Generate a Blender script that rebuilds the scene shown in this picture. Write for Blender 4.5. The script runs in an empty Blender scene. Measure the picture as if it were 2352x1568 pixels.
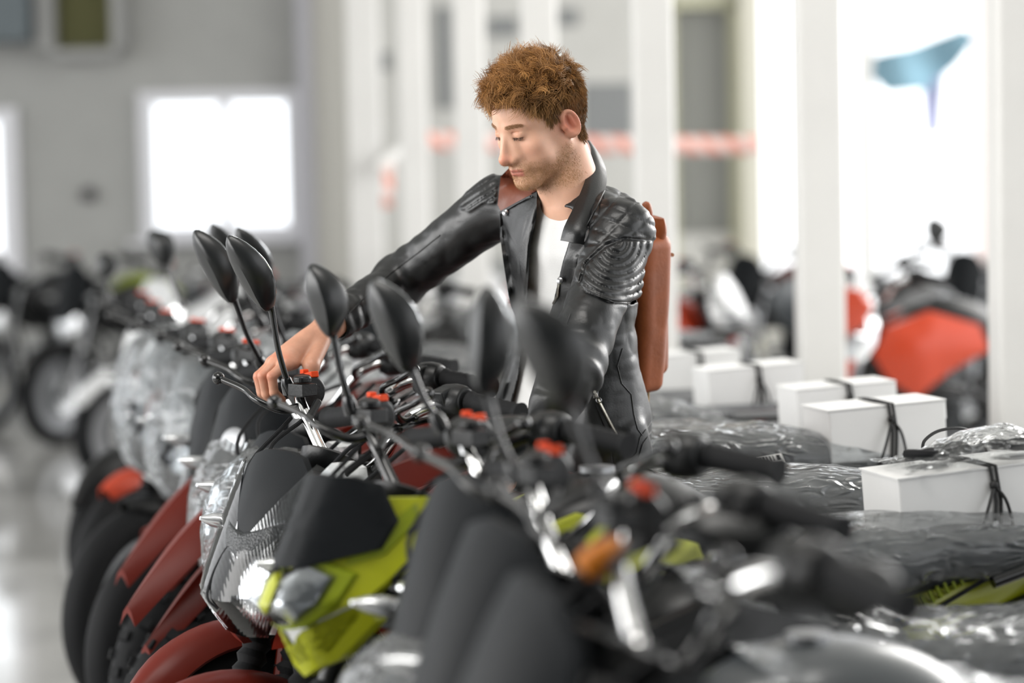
import bpy, math, random
import numpy as np
from mathutils import Vector, Matrix
sc = bpy.context.scene
col = sc.collection
rnd = random.Random(7)
R = math.radians

# ------------------------------------------------------------------ camera
FPX = 85.0 / 36.0 * 2352
CAM = Vector((0, 0, 1.48))
PITCH, ROLL = R(3.65), R(1.2)
fw = Vector((0, math.cos(PITCH), -math.sin(PITCH)))
up0 = Vector((0, math.sin(PITCH), math.cos(PITCH)))
rt0 = Vector((1, 0, 0))
rt = rt0 * math.cos(ROLL) - up0 * math.sin(ROLL)
up = up0 * math.cos(ROLL) + rt0 * math.sin(ROLL)
cam = bpy.data.cameras.new('camera'); camo = bpy.data.objects.new('camera', cam); col.objects.link(camo)
camo.matrix_world = Matrix(((rt.x, up.x, -fw.x, CAM.x), (rt.y, up.y, -fw.y, CAM.y), (rt.z, up.z, -fw.z, CAM.z), (0, 0, 0, 1)))
cam.lens = 85; cam.sensor_width = 36; cam.clip_end = 200
cam.dof.use_dof = True; cam.dof.focus_distance = 4.56; cam.dof.aperture_fstop = 1.6
sc.camera = camo

def P(px, py, d):
    """point of the place seen at photo pixel (px, py), d metres deep"""
    return CAM + fw * d + rt * ((px - 1176) * d / FPX) + up * ((784 - py) * d / FPX)

# ------------------------------------------------------------------ world, lights, exposure
w = bpy.data.worlds.new('world'); sc.world = w; w.use_nodes = True
bg = w.node_tree.nodes['Background']
bg.inputs[0].default_value = (0.97, 0.985, 1.0, 1); bg.inputs[1].default_value = 1.9
def area(name, loc, target, sx, sy, power, colr=(1, 1, 1)):
    l = bpy.data.lights.new(name, 'AREA'); l.shape = 'RECTANGLE'; l.size = sx; l.size_y = sy; l.energy = power; l.color = colr
    o = bpy.data.objects.new(name, l); col.objects.link(o); o.location = loc
    o.rotation_euler = (Vector(target) - Vector(loc)).to_track_quat('-Z', 'Y').to_euler()
    return o
area('daylight_left_glazing', (-5.6, 3.0, 2.3), (0, 4.6, 1.1), 6.0, 2.6, 260, (1.0, 0.985, 0.96))
area('daylight_rear_glazing', (4.8, 9.5, 3.2), (0.2, 4.6, 1.1), 5.0, 2.6, 330, (1.0, 0.98, 0.95))
area('far_wall_fill', (4.6, 13.6, 2.8), (-.4, 17, 1.6), 4.0, 2.6, 70, (1.0, 0.985, 0.96))  # unseen fill light added to brighten the pale back wall
area('ceiling_lamp', (-0.5, 3.2, 4.3), (-0.1, 4.4, 1.0), 2.4, 1.2, 60, (1.0, 0.97, 0.93))
sc.view_settings.view_transform = 'Standard'; sc.view_settings.look = 'None'
sc.view_settings.exposure = 0.38; sc.view_settings.gamma = 1.0; sc.view_settings.use_curve_mapping = False
sc.cycles.use_denoising = True
sc.cycles.max_bounces = 8; sc.cycles.transparent_max_bounces = 12; sc.cycles.diffuse_bounces = 3
sc.cycles.caustics_reflective = False; sc.cycles.caustics_refractive = False
sc.cycles.sample_clamp_indirect = 6

# ------------------------------------------------------------------ materials
def srgb(c):
    if isinstance(c, str):
        c = tuple(int(c[i:i + 2], 16) / 255 for i in (0, 2, 4))
    return tuple(x / 12.92 if x <= 0.04045 else ((x + 0.055) / 1.055) ** 2.4 for x in c) + (1,)
MATS = {}
def mat(name, c, rough=0.5, metal=0.0, bump=0, bscale=80, coat=0, var=0, sss=0, spec=0.5, kind='noise', aniso=(1, 1, 1), rvar=0, attr=None):
    if name in MATS: return MATS[name]
    m = bpy.data.materials.new(name); m.use_nodes = True; nt = m.node_tree; N = nt.nodes; L = nt.links
    b = N['Principled BSDF']; cc = srgb(c)
    b.inputs['Base Color'].default_value = cc; b.inputs['Roughness'].default_value = rough; b.inputs['Metallic'].default_value = metal
    b.inputs['Specular IOR Level'].default_value = spec
    if coat: b.inputs['Coat Weight'].default_value = coat; b.inputs['Coat Roughness'].default_value = 0.08
    if sss:
        b.inputs['Subsurface Weight'].default_value = sss; b.inputs['Subsurface Radius'].default_value = (1.0, 0.35, 0.2); b.inputs['Subsurface Scale'].default_value = 0.006
    tc = N.new('ShaderNodeTexCoord'); mp = N.new('ShaderNodeMapping'); mp.inputs['Scale'].default_value = aniso
    L.new(tc.outputs['Object'], mp.inputs[0])
    if kind == 'voronoi':
        t = N.new('ShaderNodeTexVoronoi'); t.inputs['Scale'].default_value = bscale; fac = t.outputs['Distance']
    elif kind == 'wave':
        t = N.new('ShaderNodeTexWave'); t.inputs['Scale'].default_value = bscale; fac = t.outputs['Fac']
    else:
        t = N.new('ShaderNodeTexNoise'); t.inputs['Scale'].default_value = bscale; t.inputs['Detail'].default_value = 4; fac = t.outputs['Fac']
    L.new(mp.outputs[0], t.inputs['Vector'])
    if bump:
        bn = N.new('ShaderNodeBump'); bn.inputs['Strength'].default_value = bump; bn.inputs['Distance'].default_value = 0.003
        L.new(fac, bn.inputs['Height']); L.new(bn.outputs[0], b.inputs['Normal'])
    csrc = None
    if attr:
        a = N.new('ShaderNodeAttribute'); a.attribute_name = attr; csrc = a.outputs['Color']
    if var:
        t2 = N.new('ShaderNodeTexNoise'); t2.inputs['Scale'].default_value = bscale * 0.13; t2.inputs['Detail'].default_value = 5
        L.new(tc.outputs['Object'], t2.inputs['Vector'])
        mr = N.new('ShaderNodeMapRange'); mr.inputs[1].default_value = 0.3; mr.inputs[2].default_value = 0.7
        mr.inputs[3].default_value = 1 - var; mr.inputs[4].default_value = 1 + var; L.new(t2.outputs['Fac'], mr.inputs[0])
        mx = N.new('ShaderNodeVectorMath'); mx.operation = 'SCALE'
        if csrc: L.new(csrc, mx.inputs[0])
        else: mx.inputs[0].default_value = cc[:3]
        L.new(mr.outputs[0], mx.inputs['Scale']); csrc = mx.outputs[0]
        if rvar:
            m2 = N.new('ShaderNodeMapRange'); m2.inputs[1].default_value = 0.3; m2.inputs[2].default_value = 0.7
            m2.inputs[3].default_value = max(0.02, rough - rvar); m2.inputs[4].default_value = rough + rvar
            L.new(t2.outputs['Fac'], m2.inputs[0]); L.new(m2.outputs[0], b.inputs['Roughness'])
    if csrc: L.new(csrc, b.inputs['Base Color'])
    MATS[name] = m
    return m

def film(name, tint=(0.9, 0.92, 0.93), cover=0.3, milk=0.12, bscale=14, bump=1.0, rough=0.12):
    """clear crinkled wrapping film: mostly see-through, glossy along its creases"""
    if name in MATS: return MATS[name]
    m = bpy.data.materials.new(name); m.use_nodes = True; nt = m.node_tree; N = nt.nodes; L = nt.links
    N.remove(N['Principled BSDF']); out = N['Material Output']
    tc = N.new('ShaderNodeTexCoord'); mp = N.new('ShaderNodeMapping'); mp.inputs['Scale'].default_value = (.8, 1.3, 2.4); L.new(tc.outputs['Object'], mp.inputs[0])
    n1 = N.new('ShaderNodeTexNoise'); n1.inputs['Scale'].default_value = bscale; n1.inputs['Detail'].default_value = 4; n1.inputs['Distortion'].default_value = 1.5
    n1.noise_type = 'RIDGED_MULTIFRACTAL' if hasattr(n1, 'noise_type') else n1.noise_type
    L.new(mp.outputs[0], n1.inputs['Vector'])
    bn = N.new('ShaderNodeBump'); bn.inputs['Strength'].default_value = bump; bn.inputs['Distance'].default_value = 0.02
    L.new(n1.outputs['Fac'], bn.inputs['Height'])
    tr = N.new('ShaderNodeBsdfTransparent'); tr.inputs[0].default_value = tint + (1,)
    gl = N.new('ShaderNodeBsdfGlossy'); gl.inputs['Color'].default_value = (0.95, 0.96, 0.97, 1); gl.inputs['Roughness'].default_value = rough
    df = N.new('ShaderNodeBsdfTranslucent'); df.inputs[0].default_value = (0.85, 0.87, 0.88, 1)
    dd = N.new('ShaderNodeBsdfDiffuse'); dd.inputs[0].default_value = (0.8, 0.82, 0.83, 1)
    for g in (gl, df, dd): L.new(bn.outputs[0], g.inputs['Normal'])
    a = N.new('ShaderNodeMixShader'); a.inputs[0].default_value = 0.5; L.new(df.outputs[0], a.inputs[1]); L.new(dd.outputs[0], a.inputs[2])
    mr = N.new('ShaderNodeMapRange'); mr.inputs[1].default_value = 0.45; mr.inputs[2].default_value = 0.95; mr.inputs[3].default_value = milk * 0.45; mr.inputs[4].default_value = milk * 2.8
    L.new(n1.outputs['Fac'], mr.inputs[0])
    b = N.new('ShaderNodeMixShader'); L.new(mr.outputs[0], b.inputs[0]); L.new(tr.outputs[0], b.inputs[1]); L.new(a.outputs[0], b.inputs[2])
    lw = N.new('ShaderNodeLayerWeight'); lw.inputs[0].default_value = cover; L.new(bn.outputs[0], lw.inputs['Normal'])
    c = N.new('ShaderNodeMixShader'); L.new(lw.outputs['Fresnel'], c.inputs[0]); L.new(b.outputs[0], c.inputs[1]); L.new(gl.outputs[0], c.inputs[2])
    L.new(c.outputs[0], out.inputs[0]); MATS[name] = m
    return m

def glass(name, tint=(0.96, 0.97, 0.98), f=0.25, rough=0.03, bump=0.0):
    if name in MATS: return MATS[name]
    m = bpy.data.materials.new(name); m.use_nodes = True; nt = m.node_tree; N = nt.nodes; L = nt.links
    N.remove(N['Principled BSDF']); out = N['Material Output']
    tr = N.new('ShaderNodeBsdfTransparent'); tr.inputs[0].default_value = tint + (1,)
    gl = N.new('ShaderNodeBsdfGlossy'); gl.inputs['Roughness'].default_value = rough
    lw = N.new('ShaderNodeLayerWeight'); lw.inputs[0].default_value = f
    if bump:
        wv = N.new('ShaderNodeTexWave'); wv.inputs['Scale'].default_value = 60; tc = N.new('ShaderNodeTexCoord'); L.new(tc.outputs['Object'], wv.inputs['Vector'])
        bn = N.new('ShaderNodeBump'); bn.inputs['Strength'].default_value = bump; bn.inputs['Distance'].default_value = 0.002
        L.new(wv.outputs['Fac'], bn.inputs['Height']); L.new(bn.outputs[0], gl.inputs['Normal']); L.new(bn.outputs[0], lw.inputs['Normal'])
    mx = N.new('ShaderNodeMixShader'); L.new(lw.outputs['Fresnel'], mx.inputs[0]); L.new(tr.outputs[0], mx.inputs[1]); L.new(gl.outputs[0], mx.inputs[2])
    L.new(mx.outputs[0], out.inputs[0]); MATS[name] = m
    return m

# ------------------------------------------------------------------ mesh helpers
def closed_pts(o2, n=44):
    P2 = [Vector(p) for p in o2]; L = [(P2[(i + 1) % len(P2)] - P2[i]).length for i in range(len(P2))]; T = sum(L); out = []
    for i, p in enumerate(P2):
        k = max(1, round(n * L[i] / T))
        for j in range(k): out.append(p.lerp(P2[(i + 1) % len(P2)], j / k))
    return out
class MB:
    def __init__(s): s.v = []; s.f = []
    def add(s, V, F):
        o = len(s.v); s.v += [tuple(p) for p in V]; s.f += [tuple(i + o for i in f) for f in F]; return s
    def loft(s, secs, closed=True, cap=True):
        n = len(secs[0]); V = [p for q in secs for p in q]; F = []
        for i in range(len(secs) - 1):
            for j in range(n if closed else n - 1):
                k = (j + 1) % n; F.append((i * n + j, i * n + k, (i + 1) * n + k, (i + 1) * n + j))
        if cap and closed:
            F.append(tuple(range(n - 1, -1, -1))); F.append(tuple((len(secs) - 1) * n + j for j in range(n)))
        return s.add(V, F)
    def tube(s, pts, r, n=10, smooth=0, cap=True):
        pts = [Vector(p) for p in pts]
        rr = list(r) if hasattr(r, '__len__') else [r] * len(pts)
        if smooth and len(pts) > 2:
            q = []; qr = []
            ext = [pts[0] * 2 - pts[1]] + pts + [pts[-1] * 2 - pts[-2]]
            for i in range(len(pts) - 1):
                a, b, c, d = ext[i:i + 4]
                for k in range(smooth):
                    t = k / smooth
                    q.append(0.5 * ((2 * b) + (c - a) * t + (2 * a - 5 * b + 4 * c - d) * t * t + (3 * b - a - 3 * c + d) * t ** 3))
                    qr.append(rr[i] * (1 - t) + rr[i + 1] * t)
            q.append(pts[-1]); qr.append(rr[-1]); pts, rr = q, qr
        secs = []; ref = None
        for i, p in enumerate(pts):
            t = (pts[min(i + 1, len(pts) - 1)] - pts[max(i - 1, 0)])
            t = t.normalized() if t.length > 1e-9 else Vector((0, 0, 1))
            if ref is None:
                ref = Vector((0, 0, 1)) if abs(t.z) < 0.9 else Vector((1, 0, 0))
            a = (ref - t * ref.dot(t)).normalized(); ref = a; b = t.cross(a)
            secs.append([p + a * (rr[i] * math.cos(2 * math.pi * k / n)) + b * (rr[i] * math.sin(2 * math.pi * k / n)) for k in range(n)])
        return s.loft(secs, True, cap)
    def box(s, c, sz, M=None):
        c = Vector(c); V = []
        for x in (-.5, .5):
            for y in (-.5, .5):
                for z in (-.5, .5):
                    p = Vector((x * sz[0], y * sz[1], z * sz[2]))
                    if M: p = M @ p
                    V.append(c + p)
        return s.add(V, [(0, 1, 3, 2), (4, 6, 7, 5), (0, 4, 5, 1), (2, 3, 7, 6), (0, 2, 6, 4), (1, 5, 7, 3)])
    def ball(s, c, r, n=16, m=10, M=None):
        c = Vector(c); r = (r, r, r) if not hasattr(r, '__len__') else r; secs = []
        for i in range(m + 1):
            th = math.pi * (0.02 + 0.96 * i / m); row = []
            for j in range(n):
                ph = 2 * math.pi * j / n
                p = Vector((r[0] * math.sin(th) * math.cos(ph), r[1] * math.sin(th) * math.sin(ph), -r[2] * math.cos(th)))
                row.append(c + (M @ p if M else p))
            secs.append(row)
        return s.loft(secs)
    def lathe(s, c, axis, prof, n=32):
        c = Vector(c); t = Vector(axis).normalized(); ref = Vector((0, 0, 1)) if abs(t.z) < 0.9 else Vector((1, 0, 0))
        a = (ref - t * ref.dot(t)).normalized(); b = t.cross(a)
        secs = [[c + t * h + a * (r * math.cos(2 * math.pi * k / n)) + b * (r * math.sin(2 * math.pi * k / n)) for k in range(n)] for r, h in prof]
        return s.loft(secs)
    def torus(s, c, axis, Rr, r, n=40, m=12, a0=0, a1=2 * math.pi, sq=1.0):
        c = Vector(c); t = Vector(axis).normalized(); ref = Vector((0, 0, 1)) if abs(t.z) < 0.9 else Vector((1, 0, 0))
        a = (ref - t * ref.dot(t)).normalized(); b = t.cross(a); secs = []
        full = abs(a1 - a0 - 2 * math.pi) < 1e-4
        for i in range(n + 1):
            th = a0 + (a1 - a0) * i / n; d = a * math.cos(th) + b * math.sin(th)
            secs.append([c + d * (Rr + r * math.cos(2 * math.pi * k / m)) + t * (sq * r * math.sin(2 * math.pi * k / m)) for k in range(m)])
        return s.loft(secs, True, not full)
    def xf(s, M):
        s.v = [tuple(M @ Vector(p)) for p in s.v]; return s
    def build(s, name, m, parent=None, smooth=True, bevel=0, solid=0, subd=0):
        me = bpy.data.meshes.new(name); me.from_pydata(s.v, [], s.f)
        return finish(name, me, m, parent, smooth, bevel, solid, subd)

def finish(name, me, m, parent=None, smooth=True, bevel=0, solid=0, subd=0, loc=None):
    me.validate(); me.update()
    if len(me.polygons) < 60000 and smooth is not None:
        import bmesh
        bm = bmesh.new(); bm.from_mesh(me); bmesh.ops.recalc_face_normals(bm, faces=bm.faces); bm.to_mesh(me); bm.free()
    me.materials.append(m)
    o = bpy.data.objects.new(name, me); col.objects.link(o)
    if parent is not None: o.parent = parent
    if smooth:
        me.shade_smooth()
        if smooth is True and len(me.polygons) < 40000:
            try: me.set_sharp_from_angle(angle=R(38))
            except Exception: pass
    if solid:
        d = o.modifiers.new('solid', 'SOLIDIFY'); d.thickness = solid; d.offset = 0
    if bevel:
        d = o.modifiers.new('bevel', 'BEVEL'); d.width = bevel; d.segments = 2; d.limit_method = 'ANGLE'
    if subd:
        d = o.modifiers.new('subd', 'SUBSURF'); d.levels = subd; d.render_levels = subd
    return o

def tag(o, label=None, cat=None, group=None, kind=None):
    if label: o['label'] = label
    if cat: o['category'] = cat
    if group: o['group'] = group
    if kind: o['kind'] = kind
    return o
def empty(name, loc=(0, 0, 0), rz=0):
    o = bpy.data.objects.new(name, None); col.objects.link(o); o.location = loc; o.rotation_euler = (0, 0, rz); o.empty_display_size = .1
    return o

# ------------------------------------------------------------------ value noise (numpy)
def vnoise(Q, scale, seed=0):
    q = Q * scale + seed * 17.13; i = np.floor(q).astype(np.int64); f = (q - i); f = f * f * (3 - 2 * f)
    def h(a, b, c):
        n = (a * 374761393 + b * 668265263 + c * 2147483647 + seed * 1013) & 0x7fffffff
        n = ((n ^ (n >> 13)) * 1274126177) & 0x7fffffff
        return ((n ^ (n >> 16)) & 0xffff) / 65535.0
    x, y, z = i[..., 0], i[..., 1], i[..., 2]; r = 0
    for dx in (0, 1):
        for dy in (0, 1):
            for dz in (0, 1):
                wgt = (f[..., 0] if dx else 1 - f[..., 0]) * (f[..., 1] if dy else 1 - f[..., 1]) * (f[..., 2] if dz else 1 - f[..., 2])
                r = r + wgt * h(x + dx, y + dy, z + dz)
    return r * 2 - 1
def ridged(Q, scale, seed=0, oct=3):
    r = 0; a = 1.0; t = 0
    for k in range(oct):
        r = r + a * (1 - 2 * np.abs(vnoise(Q, scale * 2 ** k, seed + k))); t += a; a *= .5
    return r / t

# ------------------------------------------------------------------ implicit surfaces: smooth solids meshed with surface nets
A3 = lambda p: np.array(tuple(p), dtype=np.float64)
def smin(a, b, k):
    h = np.clip(0.5 + 0.5 * (b - a) / k, 0, 1); return b * (1 - h) + a * h - k * h * (1 - h)
def smax(a, b, k): return -smin(-a, -b, k)
def s_ball(Q, c, r): return np.linalg.norm(Q - A3(c), axis=-1) - r
def s_ell(Q, c, r):
    r = np.array(r); d = (Q - A3(c)); k0 = np.linalg.norm(d / r, axis=-1); k1 = np.linalg.norm(d / (r * r), axis=-1) + 1e-9
    return k0 * (k0 - 1) / k1
def s_cap(Q, a, b, ra, rb):
    a = A3(a); b = A3(b); ab = b - a; t = np.clip(((Q - a) @ ab) / (ab @ ab), 0, 1)
    return np.linalg.norm(Q - a - t[..., None] * ab, axis=-1) - (ra + (rb - ra) * t)
def s_box(Q, c, M, half, r):
    d = (Q - A3(c)) @ np.array(M).T; q = np.abs(d) - (np.array(half) - r)
    return np.linalg.norm(np.maximum(q, 0), axis=-1) + np.minimum(q.max(axis=-1), 0) - r
def snet(f, lo, hi, h, B=4):
    lo = np.array(tuple(lo), float); hi = np.array(tuple(hi), float)
    nb = np.ceil((hi - lo) / (h * B)).astype(int); n = nb * B + 1
    g = [lo[k] + (np.arange(nb[k]) + .5) * h * B for k in range(3)]
    C = np.stack(np.meshgrid(*g, indexing='ij'), -1); cf = f(C.reshape(-1, 3)).reshape(nb)
    act = np.abs(cf) < h * B * 1.35
    F = np.repeat(np.repeat(np.repeat(np.sign(cf), B, 0), B, 1), B, 2).astype(np.float32)
    F = np.pad(F, ((0, 1), (0, 1), (0, 1)), mode='edge')
    ix = np.argwhere(act)
    off = np.stack(np.meshgrid(*[np.arange(B + 1)] * 3, indexing='ij'), -1).reshape(-1, 3)
    for s in range(0, len(ix), 4000):
        I = (ix[s:s + 4000, None, :] * B + off[None]).reshape(-1, 3)
        v = f(lo + I * h); F[I[:, 0], I[:, 1], I[:, 2]] = v
    S = F < 0
    c8 = [(a, b, c) for a in (0, 1) for b in (0, 1) for c in (0, 1)]
    m = tuple(np.array(F.shape) - 1)
    sl = lambda A, o: A[o[0]:o[0] + m[0], o[1]:o[1] + m[1], o[2]:o[2] + m[2]]
    cnt = sum(sl(S, o).astype(np.int8) for o in c8); cell = (cnt > 0) & (cnt < 8)
    ci = np.argwhere(cell); idm = -np.ones(m, np.int64); idm[cell] = np.arange(len(ci))
    acc = np.zeros((len(ci), 3)); num = np.zeros(len(ci))
    for a in c8:
        for ax in range(3):
            if a[ax]: continue
            b = list(a); b[ax] = 1
            fa = F[ci[:, 0] + a[0], ci[:, 1] + a[1], ci[:, 2] + a[2]]; fb = F[ci[:, 0] + b[0], ci[:, 1] + b[1], ci[:, 2] + b[2]]
            x = (fa < 0) != (fb < 0); t = np.where(x, fa / np.where(x, fa - fb, 1), 0)
            p = np.array(a, float)[None].repeat(len(ci), 0); p[:, ax] += t
            acc += p * x[:, None]; num += x
    V = lo + (ci + acc / np.maximum(num, 1)[:, None]) * h
    Fc = []
    for ax in range(3):
        u, v = (ax + 1) % 3, (ax + 2) % 3
        s0 = [slice(1, -1)] * 3; s0[ax] = slice(0, -1); s1 = list(s0); s1[ax] = slice(1, None)
        a = S[tuple(s0)]; b = S[tuple(s1)]
        for sg, msk in ((0, a & ~b), (1, ~a & b)):
            e = np.argwhere(msk)
            if not len(e): continue
            e = e + 1; e[:, ax] -= 1
            def at(du, dv):
                q = e.copy(); q[:, u] -= du; q[:, v] -= dv; return idm[q[:, 0], q[:, 1], q[:, 2]]
            q = np.stack([at(1, 1), at(0, 1), at(0, 0), at(1, 0)], 1)
            if sg: q = q[:, ::-1]
            Fc.append(q)
    Fc = np.concatenate(Fc); Fc = Fc[(Fc >= 0).all(1)]
    return V, Fc
def np_mesh(name, V, F):
    me = bpy.data.meshes.new(name); me.vertices.add(len(V)); me.vertices.foreach_set('co', np.asarray(V, np.float32).ravel())
    k = F.shape[1]; me.loops.add(len(F) * k); me.loops.foreach_set('vertex_index', F.astype(np.int32).ravel())
    me.polygons.add(len(F)); me.polygons.foreach_set('loop_start', np.arange(0, len(F) * k, k, dtype=np.int32))
    me.update(calc_edges=True); return me
def np_obj(name, V, F, m, parent=None, colr=None, attr='tone'):
    me = np_mesh(name, V, F)
    if colr is not None:
        a = me.color_attributes.new(attr, 'FLOAT_COLOR', 'POINT')
        c4 = np.ones((len(V), 4), np.float32); c4[:, :3] = colr; a.data.foreach_set('color', c4.ravel())
    me.materials.append(m); me.shade_smooth()
    o = bpy.data.objects.new(name, me); col.objects.link(o)
    if parent is not None: o.parent = parent
    return o
def relax(V, F, it=1, lam=.5):
    for _ in range(it):
        acc = np.zeros_like(V); n = np.zeros(len(V))
        for a, b in ((0, 1), (1, 2), (2, 3), (3, 0)):
            np.add.at(acc, F[:, a], V[F[:, b]]); np.add.at(n, F[:, a], 1); np.add.at(acc, F[:, b], V[F[:, a]]); np.add.at(n, F[:, b], 1)
        V = V + lam * (acc / np.maximum(n, 1)[:, None] - V)
    return V
# ------------------------------------------------------------------ the hall
WALLY = 17.0
def wx(px, d=WALLY): return P(px, 430, d).x
def wz(py, d=WALLY, px=500): return P(px, py, d).z
def slab(name, x0, x1, y0, y1, z0, z1, m, parent=None, kind='structure', bevel=0):
    b = MB().box(((x0 + x1) / 2, (y0 + y1) / 2, (z0 + z1) / 2), (x1 - x0, y1 - y0, z1 - z0))
    o = b.build(name, m, parent, smooth=False, bevel=bevel)
    if parent is None and kind: o['kind'] = kind
    return o
m_floor = mat('polished_concrete', 'B9B8B5', 0.09, bscale=9, var=0.12, rvar=0.05, bump=0.03)
m_wallL = mat('backlit_grey_plaster', 'A6A6A3', 0.85, bscale=40, bump=0.1, var=0.03)  # darker than the right wall: its backlit shade is put into the colour
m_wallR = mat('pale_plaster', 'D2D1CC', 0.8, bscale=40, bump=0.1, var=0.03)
m_white = mat('white_paint', 'DFDEDB', 0.45, bscale=60, bump=0.04, var=0.02)
m_frame = mat('white_window_frame', 'DEDEE2', 0.4)
m_ceil = mat('ceiling_paint', 'C9C9C6', 0.9)
m_dark = mat('dark_unseen_wall', '4A4B4C', 0.85)
slab('floor', -12, 12, -6, 24, -0.1, 0, m_floor)
slab('ceiling', -9, 7, -6, 17.2, 5.0, 5.12, m_ceil)
slab('wall_front_added', -9, 7, -6.2, -6, 0, 5, m_dark)  # unseen dark wall behind the camera, added to darken glossy reflections
# back wall, left part, pierced by two windows
xa, xb = wx(350), wx(668); zb_, zt_ = wz(524), wz(232)
xc = wx(12); xd = wx(-330); zb2, zt2 = wz(640), wz(262)
def wall_with_holes(name, x0, x1, z1, y0, y1, holes, m):
    xs = sorted({x0, x1, *[h[0] for h in holes], *[h[1] for h in holes]}); zs = sorted({0, z1, *[h[2] for h in holes], *[h[3] for h in holes]})
    b = MB()
    for i in range(len(xs) - 1):
        for j in range(len(zs) - 1):
            cx = (xs[i] + xs[i + 1]) / 2; cz = (zs[j] + zs[j + 1]) / 2
            if any(h[0] < cx < h[1] and h[2] < cz < h[3] for h in holes): continue
            b.box((cx, (y0 + y1) / 2, cz), (xs[i + 1] - xs[i], y1 - y0, zs[j + 1] - zs[j]))
    o = b.build(name, m, smooth=False); o['kind'] = 'structure'; return o
xcor = wx(702)
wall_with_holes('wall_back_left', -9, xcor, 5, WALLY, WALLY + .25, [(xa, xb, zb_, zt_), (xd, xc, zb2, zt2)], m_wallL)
def window(name, x0, x1, z0, z1, mull):
    root = empty(name, ((x0 + x1) / 2, WALLY, z0)); root['kind'] = 'structure'
    b = MB(); t = .07; yc = WALLY + .0; c = Vector(root.location)
    for (a, bb, zz0, zz1) in ((x0 - t, x0 + .015, z0 - t, z1 + t), (x1 - .015, x1 + t * 1.6, z0 - t, z1 + t), (x0, x1, z1 - .015, z1 + t), (x0, x1, z0 - t, z0 + .015)) + tuple((mx - .04, mx + .04, z0, z1) for mx in mull):
        b.box(Vector(((a + bb) / 2, yc, (zz0 + zz1) / 2)) - c, (bb - a, .12, zz1 - zz0))
    b.build('window_frame', m_frame, root, smooth=False, bevel=.006)
    MB().box(Vector(((x0 + x1) / 2, yc + .05, (z0 + z1) / 2)) - c, (x1 - x0, .008, z1 - z0)).build('window_pane', glass('window_glass', f=.12), root, smooth=False)
    MB().box(Vector(((x0 + x1) / 2, yc - .07, z0 - t - .02)) - c, (x1 - x0 + .3, .2, .03)).build('window_sill', m_frame, root, smooth=False)
window('window_1', xa, xb, zb_, zt_, [wx(522)])
window('window_2', xd, xc, zb2, zt2, [wx(-160)])
# corner pilaster between grey wall and pale wall
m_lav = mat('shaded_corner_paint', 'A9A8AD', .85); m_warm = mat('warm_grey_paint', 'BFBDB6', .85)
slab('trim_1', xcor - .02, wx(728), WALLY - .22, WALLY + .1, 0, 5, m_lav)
slab('trim_2', wx(728) - .01, wx(800), WALLY - .12, WALLY + .1, 0, 5, m_warm)
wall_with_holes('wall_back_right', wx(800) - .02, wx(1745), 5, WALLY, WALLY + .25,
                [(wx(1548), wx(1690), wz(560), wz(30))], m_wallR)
slab('trim_3', wx(1700), wx(1745), WALLY - .2, WALLY + .1, 0, 5, mat('cream_paint', 'DCD9CA', .8))
# recessed service doorway in the pale wall
d1 = empty('door_1', (wx(1619), WALLY + .1, 0)); d1['kind'] = 'structure'
m_dg = mat('grey_door_paint', 'A8A9A6', .7); m_ol = mat('pale_olive_frame', 'C9C8AE', .7)
MB().box((0, .08, 1.6), (wx(1690) - wx(1548), .05, 3.2)).build('door_leaf', m_dg, d1, smooth=False)
b = MB(); hw = (wx(1690) - wx(1548)) / 2; zt = wz(30)
b.box((-hw, -.06, zt / 2), (.05, .12, zt)); b.box((hw, -.06, zt / 2), (.07, .12, zt)); b.box((0, -.06, zt), (2 * hw + .1, .12, .09))
b.build('door_frame', m_ol, d1, smooth=False, bevel=.004)
MB().box((0, .03, 1.05), (.14, .03, .03)).build('door_handle', mat('brushed_metal', 'B0B0B0', .3, 1), d1, smooth=False)
# far glazing on the right: slim white mullions in front of the open sky
for k, px in enumerate((1990, 2258)):
    slab('trim_%d' % (4 + k), wx(px) - .05, wx(px) + .06, WALLY, WALLY + .12, 0, 5, mat('pinkish_mullion', 'F2E2DF', .6) if k else m_white)
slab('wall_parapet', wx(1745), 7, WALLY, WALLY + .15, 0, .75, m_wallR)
slab('baseboard_left', -9, xcor, WALLY - .02, WALLY, 0, .1, mat('grey_skirting', '7F8080', .6))
# white square posts standing in a row
m_post = mat('white_post_paint', 'D9D8D5', .38, bscale=30, bump=.05, var=.03)
POSTS = [(2352, 6.5, .17), (1880, 7.7, .145), (1503, 8.8, .145), (1245, 10.0, .145), (1085, 11.1, .14), (955, 12.0, .135), (842, 12.9, .17)]
PL = ['nearest white square post at the right edge', 'white square post behind the tied white boxes', 'white square post directly behind the backpack',
      'white square post rising behind the man\'s hair', 'white square post just left of the man\'s face', 'narrow white post under the slanting tape end', 'bright white post nearest the grey wall corner']
for (px, d, wd), lb in zip(POSTS, PL):
    p = P(px, 430, d); o = empty('square_post', (p.x, p.y, 0)); tag(o, lb, 'post', 'white posts along the aisle')
    MB().box((0, 0, 2.5), (wd, wd, 4.99)).build('shaft', m_post, o, smooth=False, bevel=.012)
    MB().box((0, 0, .006), (wd + .1, wd + .1, .012)).build('base_plate', m_frame, o, smooth=False)
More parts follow.
